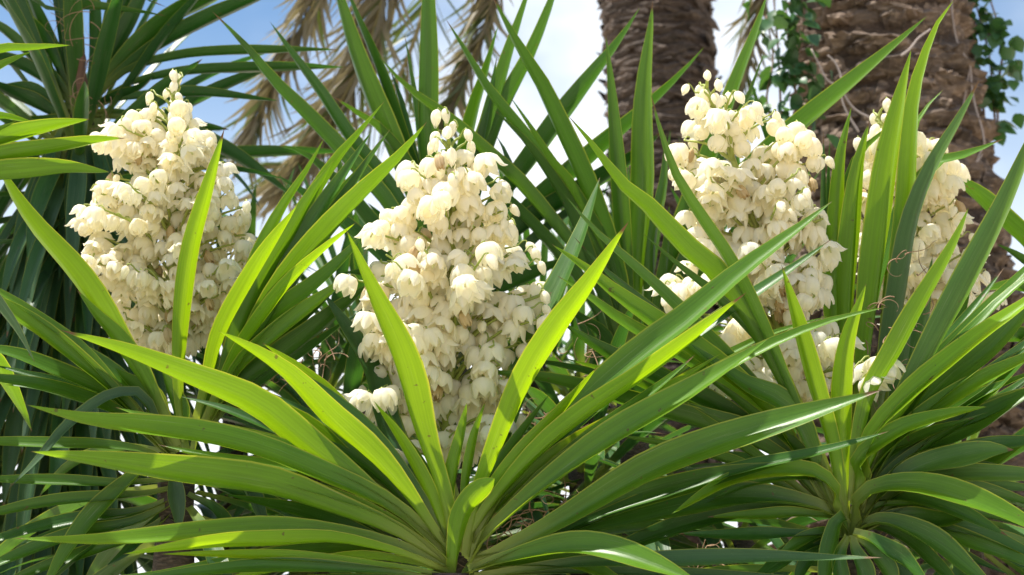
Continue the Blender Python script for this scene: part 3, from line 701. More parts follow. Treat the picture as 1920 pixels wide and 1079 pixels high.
# --- A: the bright rosette in the middle
A, bA = yucca('bright lime yucca whose wide fan of sword leaves frames the middle flower spike', 858, 1075, 2.42)
lv(A, 2.42, 0.86, side='auto', company=1, rows=[
    ([(845, 1040), (822, 930), (775, 790), (720, 620), (648, 430)], 62, 0.12, 0.92),
    ([(880, 1040), (905, 925), (975, 755), (1050, 615), (1120, 515), (1180, 415)], 56, 0.10, 0.92),
    ([(845, 1050), (771, 946), (700, 868), (622, 795), (548, 717), (474, 660), (409, 619)], 54, 0.18, 0.92, dict(side='b')),
    ([(830, 1040), (735, 965), (660, 906), (567, 838), (474, 765), (333, 704), (222, 657), (113, 619)], 68, 0.16, 0.72, dict(side='b')),
    ([(830, 1020), (740, 925), (678, 872), (548, 796), (400, 722), (310, 690)], 42, -0.05, 0.35),
    ([(835, 1045), (734, 958), (622, 902), (511, 858), (400, 830), (259, 803), (148, 785), (48, 760)], 60, 0.22, 0.66),
    ([(832, 1030), (745, 950), (640, 890), (511, 842), (400, 815), (315, 794), (240, 773)], 36, 0.12, 0.7),
    ([(828, 1050), (752, 990), (660, 945), (511, 898), (400, 864), (330, 845)], 26, 0.26, 0.9),
    ([(835, 1060), (734, 1002), (622, 962), (511, 925), (400, 905), (297, 888), (185, 868), (57, 848)], 70, 0.30, 0.64, dict(side='b')),
    ([(838, 1065), (734, 1024), (622, 1005), (511, 1000), (400, 1008), (185, 1018), (26, 1010)], 44, 0.30, 0.68),
    ([(842, 1078), (780, 1052), (715, 1032), (622, 1014), (511, 1018), (400, 1020), (310, 1028), (230, 1040)], 36, 0.42, 0.95, dict(side='b')),
    ([(840, 1085), (770, 1070), (697, 1062), (548, 1046), (400, 1042), (300, 1040)], 24, 0.35, 0.85),
    ([(845, 1095), (740, 1078), (600, 1068), (450, 1068), (330, 1078), (220, 1092)], 32, 0.4, 0.3),
    ([(858, 1020), (848, 940), (858, 860), (875, 755)], 34, 0.02, 0.66),
    ([(868, 1010), (876, 900), (888, 825), (911, 752)], 23, -0.04, 0.66),
    ([(840, 1030), (806, 940), (752, 835), (701, 752)], 35, -0.03, 0.62),
    ([(852, 1090), (860, 1020), (868, 965), (892, 925), (928, 897)], 52, 0.30, 0.72, dict(m=0.62, base=0.62, blunt=True, cup=0.6)),
    ([(880, 1040), (895, 975), (930, 918), (978, 862), (1037, 795), (1085, 735), (1121, 688)], 36, 0.06, 0.80),
    ([(885, 1040), (935, 935), (1059, 800), (1200, 672), (1293, 600), (1385, 520), (1497, 430), (1560, 376)], 64, 0.05, 0.48),
    ([(880, 1045), (895, 985), (985, 880), (1097, 785), (1200, 712), (1300, 635), (1400, 548)], 48, 0.14, 0.93, dict(side='b')),
    ([(885, 1055), (911, 1010), (985, 945), (1097, 868), (1200, 796), (1300, 735), (1385, 680), (1442, 636)], 56, 0.20, 0.60),
    ([(900, 1020), (1010, 900), (1140, 815), (1250, 755), (1400, 672), (1519, 617), (1600, 592), (1668, 576)], 32, 0.02, 0.60),
    ([(885, 1065), (967, 1022), (1059, 975), (1200, 898), (1311, 850), (1422, 808), (1534, 770), (1654, 731)], 76, 0.22, 0.42, dict(roll=34)),
    ([(880, 1075), (948, 1052), (1059, 1036), (1150, 1040), (1230, 1060), (1310, 1092)], 58, 0.45, 0.52),
    ([(890, 1085), (1080, 1062), (1256, 1056), (1422, 1050), (1560, 1048), (1655, 1046)], 38, 0.3, 0.15, dict(wax=0.35)),
    ([(885, 1050), (1020, 1015), (1150, 968), (1385, 885), (1497, 857), (1569, 839), (1668, 810)], 34, 0.02, 0.2),
    ([(835, 1020), (771, 912), (715, 800), (690, 700), (655, 628), (605, 545)], 64, -0.50, 0.12, dict(wax=0.25)),
    ([(885, 1020), (940, 860), (1008, 655), (1040, 570), (1078, 470), (1127, 332)], 68, -0.50, 0.25, dict(wax=0.15)),
    ([(838, 1020), (740, 920), (641, 846), (585, 808), (511, 757)], 22, -0.1, 0.3),
    ([(840, 1020), (760, 900), (690, 815), (622, 755), (560, 710), (490, 662)], 36, 0.0, 0.3),
    ([(835, 1065), (734, 1032), (620, 990), (540, 960), (420, 925)], 36, 0.1, 0.2),
    ([(890, 1020), (960, 900), (1040, 790), (1135, 695), (1212, 620)], 28, -0.05, 0.4),
    ([(850, 1030), (815, 930), (780, 860), (735, 790), (722, 760)], 22, -0.15, 0.35),
    ([(870, 1020), (925, 900), (990, 800), (1030, 740)], 26, -0.2, 0.3),
])
spike(A, [(837, 238), (845, 300), (850, 450), (848, 600), (842, 760), (838, 880)],
      [(222, 818, 858), (262, 802, 885), (300, 795, 890), (335, 765, 925), (380, 750, 950), (430, 712, 985), (480, 690, 995), (515, 660, 1015), (545, 650, 1052), (600, 660, 1040), (650, 675, 1030), (690, 700, 1000), (720, 675, 975), (770, 680, 955), (830, 705, 925), (865, 720, 900)],
      2.60, bA + Vector((0, 0.04, 0.1)), 430, seed=5, fs=0.85, extra=[(735, 850, 2.52, 3), (705, 738, 2.54, 5), (930, 790, 2.52, 3)], gaps=[(705, 465, 745, 500), (650, 690, 700, 712), (700, 800, 830, 830), (770, 830, 845, 880), (860, 640, 885, 720)], step=27)
rosette(A, bA, 14, R(-30), R(25), 0.6, 0.055, 0.3, 0.2, 0.7, (R(10), R(170)))

# --- D: left rosette
D, bD = yucca('yucca with the left flower spike and one upright leaf crossing it', 345, 850, 2.66)
lv(D, 2.62, 0.45, side='auto', company=1, rows=[
    ([(395, 790), (440, 640), (485, 500), (530, 400), (578, 320), (609, 258)], 34, -0.15, 0.45),
    ([(395, 790), (448, 640), (493, 535), (548, 440), (585, 368), (627, 300)], 50, -0.12, 0.42),
    ([(400, 790), (470, 640), (560, 430), (622, 318), (674, 252), (722, 190)], 38, -0.2, 0.42),
    ([(405, 790), (490, 620), (560, 475), (608, 385), (656, 310), (699, 245)], 42, -0.15, 0.28, dict(roll=-40)),
    ([(405, 790), (520, 590), (600, 450), (660, 352), (697, 293), (733, 241)], 34, -0.22, 0.22, dict(wax=0.3)),
    ([(400, 795), (500, 600), (604, 461), (689, 362), (752, 294), (800, 228)], 54, -0.1, 0.52),
    ([(385, 800), (440, 680), (493, 602), (548, 528), (608, 469), (668, 418)], 32, 0.05, 0.85),
    ([(385, 805), (450, 680), (511, 605), (585, 545), (641, 491), (699, 424)], 44, -0.05, 0.45),
    ([(385, 810), (450, 700), (511, 637), (585, 578), (657, 511)], 40, 0.05, 0.70),
    ([(370, 800), (395, 715), (422, 628), (463, 543), (511, 461), (556, 385)], 42, 0.06, 0.85),
    ([(390, 815), (450, 735), (530, 672), (604, 613), (660, 565), (700, 530)], 52, -0.15, 0.2),
    ([(345, 830), (336, 720), (343, 590), (360, 461), (390, 350), (421, 241)], 48, 0.10, 0.82),
    ([(325, 840), (280, 745), (222, 650), (170, 570), (115, 490), (65, 425), (20, 360), (-15, 295)], 54, 0.1, 0.62),
    ([(320, 840), (270, 720), (222, 640), (178, 590), (143, 545)], 36, 0.12, 0.6),
    ([(318, 850), (260, 790), (215, 745), (148, 686), (74, 622), (0, 575), (-90, 530)], 40, 0.15, 0.58),
    ([(318, 850), (240, 760), (150, 660), (60, 590), (-10, 545), (-80, 505)], 26, 0.1, 0.5),
    ([(320, 850), (278, 770), (241, 728), (185, 684), (111, 643), (0, 585)], 36, 0.0, 0.35),
    ([(318, 855), (230, 765), (148, 722), (74, 690), (0, 662), (-80, 645)], 40, 0.12, 0.35),
    ([(318, 860), (220, 780), (130, 740), (60, 722), (0, 712), (-70, 700)], 32, 0.15, 0.25),
    ([(330, 850), (300, 800), (260, 740), (215, 690)], 56, 0.05, 0.3),
    ([(345, 850), (330, 800), (318, 740), (300, 690)], 40, 0.0, 0.35),
    ([(365, 850), (390, 770), (400, 720), (410, 650)], 34, -0.1, 0.35),
    ([(318, 860), (270, 752), (225, 742), (178, 764), (122, 809), (74, 862), (17, 916)], 28, 0.3, 0.15, dict(wax=0.55)),
    ([(335, 880), (270, 850), (189, 840), (111, 838), (0, 832), (-110, 826)], 28, 0.2, 0.32),
    ([(340, 900), (290, 905), (219, 911), (111, 907), (0, 903), (-100, 900)], 26, 0.2, 0.35),
    ([(340, 915), (270, 932), (185, 938), (93, 948), (0, 962), (-90, 985)], 30, 0.25, 0.32),
    ([(340, 930), (250, 965), (120, 985), (0, 1013), (-90, 1040)], 28, 0.2, 0.18),
    ([(345, 935), (250, 985), (140, 1010), (20, 1048), (-60, 1080)], 34, 0.25, 0.25),
    ([(350, 940), (280, 1000), (190, 1035), (60, 1075), (-20, 1105)], 30, 0.2, 0.2),
    ([(330, 860), (285, 870), (241, 912), (200, 955), (167, 990), (122, 1045), (75, 1115)], 42, 0.3, 0.48),
    ([(338, 870), (325, 890), (326, 930), (331, 965), (335, 1000)], 42, 0.45, 0.2, dict(wax=0.75, m=0.5)),
    ([(400, 880), (440, 890), (462, 930), (482, 962), (505, 994)], 38, 0.35, 0.2, dict(wax=0.6)),
    ([(360, 900), (430, 925), (520, 960), (600, 1010)], 34, 0.0, 0.18),
    ([(350, 930), (400, 960), (430, 1010), (470, 1080)], 36, 0.15, 0.15),
    ([(340, 940), (330, 985), (370, 1040), (400, 1090)], 36, 0.25, 0.15, dict(wax=0.3)),
    ([(335, 940), (290, 990), (250, 1030), (200, 1060)], 30, 0.1, 0.15),
])
spike(D, [(332, 155), (328, 200), (322, 320), (325, 480), (322, 600), (322, 700)],
      [(142, 316, 352), (175, 300, 350), (200, 262, 358), (240, 258, 360), (258, 190, 372), (282, 192, 425), (340, 195, 425), (380, 148, 465), (430, 150, 485), (465, 136, 480), (520, 170, 480), (580, 178, 470), (640, 225, 410), (690, 255, 335)],
      2.80, bD + Vector((0, 0.05, 0.05)), 430, seed=9, fs=0.73, step=22, nb=5, gaps=[(380, 455, 420, 480)])
rosette(D, bD, 12, R(-35), R(10), 0.6, 0.05, 0.25, 0.2, 0.7, (R(20), R(160)))

# --- B: right rosette
B, bB = yucca('broad leaved yucca at the right carrying the tilted flower spike', 1592, 1010, 2.48)
lv(B, 2.48, 0.6, side='auto', company=1, rows=[
    ([(1588, 980), (1583, 860), (1582, 760), (1592, 640), (1623, 531)], 52, 0.10, 0.80, dict(base=0.75)),
    ([(1575, 980), (1556, 840), (1522, 721), (1495, 610), (1465, 497)], 46, 0.10, 0.85, dict(base=0.7)),
    ([(1605, 960), (1631, 830), (1705, 747), (1780, 684), (1854, 622), (1920, 572), (1975, 520)], 48, 0.1, 0.95),
    ([(1605, 950), (1640, 850), (1690, 775), (1752, 703)], 28, 0.12, 0.75),
    ([(1600, 960), (1610, 872), (1650, 838), (1705, 804), (1779, 780), (1850, 763)], 42, 0.2, 0.62),
    ([(1610, 985), (1650, 930), (1705, 895), (1779, 866), (1850, 848), (1902, 846)], 54, 0.15, 0.35, dict(wax=0.2, m=0.6)),
    ([(1592, 1000), (1605, 960), (1640, 925), (1724, 917), (1817, 940), (1920, 985), (2000, 1030)], 56, 0.35, 0.58),
    ([(1595, 1010), (1620, 992), (1655, 984), (1705, 1001), (1761, 1035), (1835, 1085), (1870, 1115)], 50, 0.4, 0.3),
    ([(1592, 1020), (1585, 975), (1573, 980), (1564, 1015), (1553, 1070), (1545, 1130)], 44, 0.5, 0.3),
    ([(1596, 1025), (1612, 1018), (1648, 1040), (1690, 1075), (1725, 1115)], 44, 0.45, 0.15, dict(wax=0.5)),
    ([(1590, 990), (1578, 945), (1552, 905), (1515, 888), (1441, 890), (1367, 909), (1311, 935), (1257, 963)], 40, 0.3, 0.72),
    ([(1588, 1000), (1567, 975), (1497, 968), (1422, 970), (1326, 970)], 26, 0.2, 0.45),
    ([(1588, 1010), (1545, 1003), (1459, 1007), (1348, 1006), (1270, 1001)], 28, 0.2, 0.12),
    ([(1590, 1015), (1548, 1003), (1505, 1020), (1456, 1042)], 30, 0.3, 0.35),
    ([(1588, 995), (1552, 958), (1450, 942), (1300, 955), (1150, 985), (993, 1030)], 60, 0.12, 0.24),
    ([(1575, 970), (1510, 895), (1400, 832), (1300, 795), (1126, 742), (1022, 715), (884, 697)], 44, -0.1, 0.3),
    ([(1605, 970), (1620, 910), (1668, 857), (1731, 820), (1828, 783)], 26, 0.0, 0.35),
    ([(1608, 975), (1645, 912), (1705, 861), (1798, 801), (1852, 773)], 22, -0.05, 0.3),
    ([(1600, 940), (1615, 830), (1639, 743), (1687, 665), (1742, 554), (1787, 461), (1816, 388)], 46, 0.05, 0.48),
    ([(1610, 950), (1660, 830), (1739, 684), (1817, 540), (1885, 400), (1930, 280), (1960, 190)], 56, 0.0, 0.38, dict(wax=0.25)),
    ([(1608, 960), (1645, 875), (1710, 808), (1768, 765), (1835, 723), (1920, 675), (1975, 640)], 42, 0.05, 0.55),
    ([(1615, 990), (1680, 925), (1760, 900), (1854, 893), (1930, 892), (2010, 890)], 46, 0.05, 0.42, dict(wax=0.25)),
    ([(1610, 1005), (1660, 980), (1724, 995), (1817, 1022), (1920, 1058), (1990, 1080)], 42, 0.1, 0.25),
    ([(1612, 1000), (1680, 975), (1761, 990), (1850, 1012), (1930, 1042), (2000, 1070)], 36, 0.0, 0.2),
    ([(1610, 1000), (1640, 985), (1700, 980), (1761, 982), (1826, 970)], 46, 0.1, 0.28),
    ([(1605, 1000), (1640, 955), (1690, 947), (1770, 950)], 16, 0.1, 0.4),
    ([(1610, 995), (1700, 940), (1800, 925), (1900, 938), (1980, 970)], 34, -0.1, 0.22),
    ([(1612, 990), (1680, 880), (1780, 830), (1854, 795), (1920, 752), (2000, 695)], 62, -0.1, 0.3),
    ([(1608, 970), (1690, 820), (1780, 728), (1854, 660), (1920, 590), (1985, 520)], 62, -0.05, 0.38, dict(wax=0.2)),
    ([(1608, 960), (1700, 760), (1828, 612), (1920, 515), (1985, 440)], 38, -0.12, 0.38),
    ([(1608, 960), (1720, 750), (1854, 590), (1920, 528), (1990, 470)], 32, -0.06, 0.42),
    ([(1612, 985), (1720, 850), (1840, 780), (1920, 740), (1990, 720)], 44, -0.2, 0.55),
    ([(1592, 1005), (1598, 1030), (1612, 1080), (1622, 1140)], 46, 0.35, 0.22, dict(d=2.42)),
    ([(1588, 1005), (1574, 1035), (1575, 1085), (1585, 1140)], 42, 0.3, 0.18, dict(d=2.42)),
    ([(1598, 1005), (1640, 1022), (1685, 1055), (1745, 1095)], 42, 0.3, 0.2, dict(d=2.42)),
    ([(1596, 1008), (1640, 1045), (1665, 1090), (1680, 1130)], 42, 0.25, 0.15, dict(d=2.42)),
    ([(1586, 1008), (1540, 1035), (1510, 1070), (1490, 1110)], 38, 0.25, 0.2),
    ([(1586, 1010), (1520, 1030), (1450, 1068), (1400, 1100)], 38, 0.2, 0.18),
    ([(1612, 985), (1720, 900), (1840, 850), (1930, 830), (2000, 822)], 52, -0.15, 0.25),
    ([(1612, 990), (1750, 930), (1870, 860), (1960, 800)], 48, -0.2, 0.22),
    ([(1612, 995), (1740, 960), (1850, 965), (1960, 1000)], 48, -0.2, 0.2),
    ([(1612, 990), (1700, 870), (1800, 780), (1900, 690), (1980, 620)], 50, -0.22, 0.25),
    # leaves that reach up and to the left
    ([(1570, 960), (1500, 800), (1400, 610), (1322, 510), (1274, 470), (1210, 395), (1156, 345), (1115, 282), (1066, 216)], 52, -0.02, 0.45),
    ([(1575, 950), (1480, 740), (1380, 520), (1320, 420), (1267, 334), (1237, 252), (1219, 176)], 30, 0.02, 0.35, dict(wax=0.15)),
    ([(1570, 960), (1450, 690), (1350, 570), (1296, 522), (1256, 487), (1205, 438)], 30, -0.04, 0.3, dict(wax=0.2)),
    ([(1565, 965), (1420, 745), (1274, 590), (1171, 490), (1115, 435), (1061, 366)], 36, -0.12, 0.2, dict(wax=0.3)),
    ([(1565, 965), (1450, 790), (1330, 680), (1237, 612), (1152, 552), (1097, 504), (1034, 457)], 48, 0.0, 0.75),
    ([(1568, 965), (1485, 785), (1389, 722), (1290, 640)], 48, 0.05, 0.35),
    ([(1570, 970), (1500, 850), (1422, 787), (1359, 735), (1300, 690)], 28, 0.0, 0.3),
    ([(1570, 975), (1450, 850), (1330, 790), (1225, 738)], 46, -0.1, 0.22),
    ([(1572, 980), (1400, 880), (1260, 838), (1155, 815)], 26, -0.1, 0.4),
    ([(1565, 970), (1400, 810), (1230, 715), (1110, 645), (1045, 600)], 52, -0.2, 0.2),
    ([(1570, 975), (1400, 850), (1250, 750), (1156, 706), (1052, 670)], 26, -0.1, 0.35),
])
rosette(B, bB, 12, R(-35), R(15), 0.6, 0.055, 0.25, 0.15, 0.7, (R(10), R(150)))
spike(B, [(1325, 165), (1345, 220), (1385, 330), (1420, 440), (1450, 560), (1478, 740)],
      [(150, 1288, 1350), (185, 1285, 1360), (210, 1290, 1438), (245, 1288, 1480), (262, 1268, 1532), (320, 1256, 1540), (380, 1260, 1545), (420, 1285, 1555), (470, 1265, 1556), (510, 1270, 1558), (545, 1252, 1552), (590, 1262, 1556), (640, 1365, 1562), (690, 1388, 1600), (735, 1395, 1640)],
      2.76, bB + Vector((-0.02, 0.06, 0.1)), 430, seed=14, fs=0.85, extra=[(1395, 612, 2.62, 6), (1432, 712, 2.64, 5), (1632, 700, 2.52, 5), (1540, 640, 2.62, 4), (1285, 540, 2.66, 6)], step=27, gaps=[(1335, 560, 1400, 610), (1250, 600, 1365, 760), (1395, 640, 1450, 680), (1262, 440, 1275, 520)])

# --- C: upright rosette behind B
Cc, bC = yucca('yucca with tall upright leaves standing in front of the thick palm, flower spike behind them', 1640, 880, 2.84)
lv(Cc, 2.80, 0.40, [  # first four leaves get a yellower tone that paints in their lit glow
    ([(1600, 860), (1575, 720), (1564, 560), (1566, 400), (1574, 300), (1599, 200)], 46, -0.02, 0.66),
    ([(1605, 850), (1587, 720), (1590, 590), (1598, 450), (1610, 320), (1631, 226)], 58, 0.0, 0.6),
    ([(1620, 850), (1625, 720), (1643, 560), (1660, 420), (1672, 300), (1690, 190), (1709, 92)], 74, 0.03, 0.64),
    ([(1650, 850), (1675, 680), (1690, 540), (1708, 400), (1714, 290), (1720, 185), (1740, 100), (1760, 45), (1790, -2)], 50, -0.03, 0.62, dict(twist=30)),
    ([(1640, 860), (1670, 680), (1692, 540), (1712, 430), (1738, 345), (1765, 283), (1800, 218), (1837, 148)], 50, 0.05, 0.30, dict(wax=0.45, m=0.4)),
    ([(1680, 870), (1715, 720), (1738, 590), (1750, 480)], 44, -0.05, 0.2),
    ([(1660, 860), (1690, 760), (1705, 660), (1712, 560)], 44, -0.05, 0.2),
    ([(1630, 860), (1640, 760), (1665, 660), (1690, 600)], 36, -0.05, 0.2),
    ([(1600, 840), (1660, 500), (1742, 322), (1817, 291), (1883, 261)], 40, -0.15, 0.35),
    ([(1640, 800), (1680, 480), (1712, 260), (1735, 205), (1771, 166)], 28, -0.2, 0.4),
    ([(1560, 800), (1550, 560), (1545, 400), (1543, 246)], 20, -0.1, 0.2, dict(wax=0.2)),
    ([(1565, 800), (1556, 560), (1552, 400), (1555, 258)], 18, -0.12, 0.2),
    ([(1600, 800), (1570, 500), (1600, 320), (1640, 262), (1690, 225)], 30, -0.2, 0.35),
    ([(1700, 860), (1790, 640), (1830, 480), (1850, 400)], 30, -0.25, 0.2),
])
spike(Cc, [(1647, 220), (1660, 260), (1690, 360), (1715, 480), (1725, 600), (1720, 700)],
      [(205, 1632, 1660), (240, 1620, 1668), (275, 1600, 1745), (330, 1605, 1790), (400, 1600, 1795), (460, 1600, 1825), (520, 1620, 1850), (580, 1640, 1852), (640, 1680, 1830), (690, 1690, 1770)],
      3.0, bC + Vector((0.02, 0.06, 0.05)), 230, seed=21, fs=0.95, step=34)
fibres(Cc, [(1688, 490, 2.74), (1745, 500, 2.78), (1680, 575, 2.72), (1672, 620, 2.72), (1730, 600, 2.76), (1728, 620, 2.76), (1655, 660, 2.72), (1715, 680, 2.74), (1690, 710, 2.72), (1665, 740, 2.72), (1760, 735, 2.76), (1742, 760, 2.74), (1720, 780, 2.74), (1665, 830, 2.7)], 3, 0.035)
fibres(B, [(1705, 880, 2.6), (1680, 890, 2.6), (1665, 960, 2.55), (1640, 975, 2.55), (1660, 1000, 2.55), (1330, 1030, 2.7), (1320, 1050, 2.7)], 4, 0.035)
fibres(A, [(960, 965, 2.6), (990, 950, 2.6), (1015, 975, 2.6), (940, 1000, 2.58), (970, 985, 2.6), (1000, 990, 2.6), (925, 1020, 2.58), (1050, 945, 2.62), (1020, 780, 2.8), (1005, 800, 2.8), (520, 655, 2.9), (600, 660, 2.9), (610, 655, 2.9), (1090, 655, 2.9), (1085, 680, 2.9), (540, 700, 2.85)], 5, 0.045)

# --- G1 / G2: rosettes behind the middle and right spikes
G1, b1 = yucca('yucca whose two tallest leaves point straight up before the slender dark palm', 1190, 740, 3.2)
lv(G1, 3.18, 0.34, aged=0.78, rows=[
    ([(1190, 740), (1198, 560), (1207, 371), (1211, 222), (1214, 111), (1222, 0)], 56, -0.03, 0.60),
    ([(1185, 740), (1175, 560), (1162, 340), (1155, 250), (1145, 148), (1134, 63)], 40, 0.02, 0.42),
    ([(1180, 730), (1170, 640), (1135, 545), (1090, 440), (1041, 356), (985, 271), (926, 206)], 36, -0.05, 0.32),
    ([(1180, 720), (1150, 520), (1090, 350), (1041, 237), (1008, 159), (967, 85), (918, -15)], 50, 0.03, 0.34),
    ([(1185, 730), (1150, 520), (1067, 352), (1030, 304), (993, 241), (955, 180)], 28, 0.02, 0.36),
    ([(1178, 730), (1120, 540), (1041, 350), (967, 243), (911, 167), (874, 100), (836, 35)], 32, -0.05, 0.3),
    ([(1175, 740), (1110, 530), (1008, 392), (967, 343), (893, 274), (837, 222), (800, 196), (752, 156), (709, 105)], 36, -0.08, 0.34),
    ([(1175, 745), (1100, 560), (1000, 430), (900, 330), (840, 262), (826, 200)], 30, -0.1, 0.3),
    ([(1195, 730), (1220, 600), (1225, 450), (1245, 350), (1250, 250)], 32, -0.1, 0.4),
    ([(1195, 740), (1230, 620), (1250, 480), (1255, 380)], 26, 0.0, 0.5),
    ([(1200, 740), (1270, 540), (1370, 380), (1480, 262), (1594, 162), (1668, 96), (1741, 28)], 58, -0.05, 0.36),
    ([(1200, 740), (1260, 520), (1340, 290), (1385, 160), (1420, 60), (1440, -20)], 50, -0.1, 0.42),
    ([(1200, 740), (1300, 480), (1370, 250), (1400, 190), (1436, 92)], 26, -0.1, 0.5),
    ([(1205, 745), (1330, 540), (1440, 330), (1425, 220), (1405, 142)], 34, -0.1, 0.32),
    ([(1170, 740), (1130, 640), (1085, 600), (1040, 560)], 28, 0.0, 0.2),
    ([(1180, 740), (1165, 600), (1160, 470), (1150, 400)], 38, -0.1, 0.15, dict(wax=0.35)),
    ([(1180, 740), (1140, 600), (1120, 500), (1115, 420)], 36, -0.15, 0.2),
    ([(1195, 740), (1240, 640), (1290, 560), (1330, 530)], 36, -0.05, 0.25),
    ([(1200, 740), (1350, 500), (1440, 430), (1495, 380), (1520, 310)], 44, -0.12, 0.38),
    ([(1190, 740), (1150, 690), (1100, 640), (1070, 560)], 30, -0.2, 0.2),
])
G2, b2 = yucca('dark yucca directly behind the middle spike with broad leaves rising into the sky', 845, 640, 3.3)
lv(G2, 3.28, 0.26, aged=0.72, rows=[
    ([(838, 630), (780, 420), (734, 297), (706, 222), (664, 111), (634, 0), (618, -90)], 74, 0.0, 0.5),
    ([(838, 630), (800, 430), (745, 250), (706, 130), (668, 30), (640, -50)], 34, -0.08, 0.25),
    ([(842, 630), (812, 430), (803, 250), (802, 120), (802, 0), (804, -160)], 46, -0.02, 0.38, dict(m=0.55)),
    ([(842, 630), (805, 430), (784, 241), (772, 148), (758, 62)], 20, -0.05, 0.28),
    ([(840, 630), (790, 420), (760, 252), (748, 185), (731, 128)], 30, -0.1, 0.12, dict(wax=0.25)),
    ([(840, 630), (790, 420), (741, 222), (712, 140), (686, 42)], 24, -0.1, 0.22),
    ([(838, 630), (780, 360), (720, 255), (667, 213), (623, 180)], 30, 0.05, 0.35),
    ([(835, 630), (740, 420), (637, 293), (567, 215), (511, 156), (456, 85), (398, 22)], 42, 0.02, 0.22),
    ([(838, 630), (750, 400), (652, 262), (604, 185), (548, 104), (506, 40)], 36, -0.05, 0.16, dict(wax=0.1)),
    ([(848, 630), (865, 450), (893, 315), (915, 252), (937, 174), (962, 85), (1006, -60)], 34, 0.0, 0.34),
    ([(850, 630), (880, 440), (930, 267), (963, 178), (1004, 93), (1040, 0), (1058, -70)], 42, -0.05, 0.28),
    ([(848, 630), (868, 450), (896, 308), (920, 190), (931, 104)], 26, 0.02, 0.18),
    ([(848, 630), (855, 430), (889, 230), (911, 148), (934, 45)], 34, -0.08, 0.3),
    ([(852, 630), (900, 460), (985, 322), (1041, 241), (1097, 171), (1152, 93), (1199, 12)], 46, -0.05, 0.26),
    ([(852, 630), (900, 500), (970, 440), (1040, 396), (1130, 335), (1200, 290), (1250, 240)], 50, -0.02, 0.1),
    ([(850, 640), (910, 520), (1000, 400), (1090, 320), (1190, 232), (1270, 150), (1322, 86)], 44, -0.12, 0.3),
    ([(852, 640), (930, 540), (1010, 450), (1080, 390), (1150, 350)], 26, 0.0, 0.15, dict(wax=0.4)),
    ([(845, 640), (900, 500), (960, 380), (950, 300), (930, 255)], 32, -0.15, 0.15, dict(wax=0.25)),
    ([(838, 640), (760, 500), (690, 420), (640, 360), (570, 290), (520, 272)], 36, 0.0, 0.2),
    ([(838, 640), (740, 520), (660, 440), (590, 380), (520, 330)], 34, -0.1, 0.15),
    ([(840, 640), (760, 480), (720, 420), (690, 380)], 40, -0.15, 0.12),
    ([(850, 640), (920, 560), (1000, 520), (1080, 480)], 40, -0.1, 0.15),
    ([(850, 640), (910, 590), (960, 450), (975, 400)], 36, -0.2, 0.15),
    ([(838, 650), (760, 560), (700, 520), (640, 510)], 40, -0.1, 0.15),
])
# --- E: tall rosette at the upper left with a skirt of old leaves
E, bE = yucca('tall dark yucca at the upper left with brown old flower stalk and drooping skirt', 155, 215, 3.6)
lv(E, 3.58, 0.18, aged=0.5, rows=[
    ([(165, 205), (205, 150), (262, 92), (334, 36), (400, 0), (520, -70)], 46, 0.05, 0.2),
    ([(165, 205), (225, 145), (305, 88), (400, 36), (490, -5), (570, -50)], 38, 0.08, 0.22),
    ([(168, 205), (237, 138), (334, 112), (430, 102), (540, 97), (637, 94)], 24, 0.12, 0.28),
    ([(168, 208), (241, 162), (334, 142), (430, 133), (540, 128), (648, 126)], 27, 0.15, 0.28),
    ([(168, 210), (225, 190), (334, 181), (420, 182), (524, 190)], 26, 0.2, 0.2),
    ([(168, 215), (220, 216), (270, 230), (340, 236), (430, 244)], 32, 0.1, 0.16),
    ([(168, 220), (230, 222), (320, 240), (420, 285), (490, 328), (565, 380)], 38, 0.12, 0.12, dict(wax=0.2)),
    ([(162, 205), (185, 165), (237, 74), (268, 5), (290, -70)], 42, -0.1, 0.22),
    ([(160, 205), (172, 120), (178, 20), (182, -90)], 28, -0.15, 0.3),
    ([(160, 205), (195, 140), (215, 60), (225, -40)], 26, -0.15, 0.25),
    ([(150, 205), (138, 110), (124, 18), (116, -80)], 32, -0.1, 0.2),
    ([(145, 205), (108, 120), (81, 62), (40, -40)], 32, -0.1, 0.22),
    ([(142, 205), (90, 105), (50, 50), (0, 8), (-60, -40)], 30, 0.0, 0.2),
    ([(140, 208), (110, 165), (67, 118), (10, 62), (-50, 20)], 30, 0.1, 0.16),
    ([(140, 210), (90, 160), (40, 130), (-20, 110), (-80, 100)], 34, 0.1, 0.15),
    ([(140, 215), (85, 190), (30, 175), (-40, 175)], 34, 0.15, 0.13),
    ([(140, 220), (95, 215), (40, 190), (-30, 150)], 38, 0.2, 0.14),
    ([(145, 222), (90, 235), (30, 250), (-40, 290)], 36, 0.2, 0.12),
    ([(160, 205), (250, 175), (290, 140)], 24, 0.2, 0.1),
])
V = []; F = []; tube(V, F, catmull([P(155, 212, 3.5), P(152, 130, 3.5), P(147, 50, 3.5), P(142, -70, 3.5)], 14), lambda s: 0.014 * (1 - 0.4 * s) * (1 + 0.2 * math.sin(s * 40)), 8)
o0 = P(155, 212, 3.5); obj('old_flower_stalk', mesh('old_flower_stalk', [v - o0 for v in V], F, M['brown']), E, o0)
fibres(E, [(150, 170, 3.45), (160, 60, 3.45), (140, 100, 3.45), (130, 40, 3.5), (165, 190, 3.45)], 5, 0.06)
rr = random.Random(31)
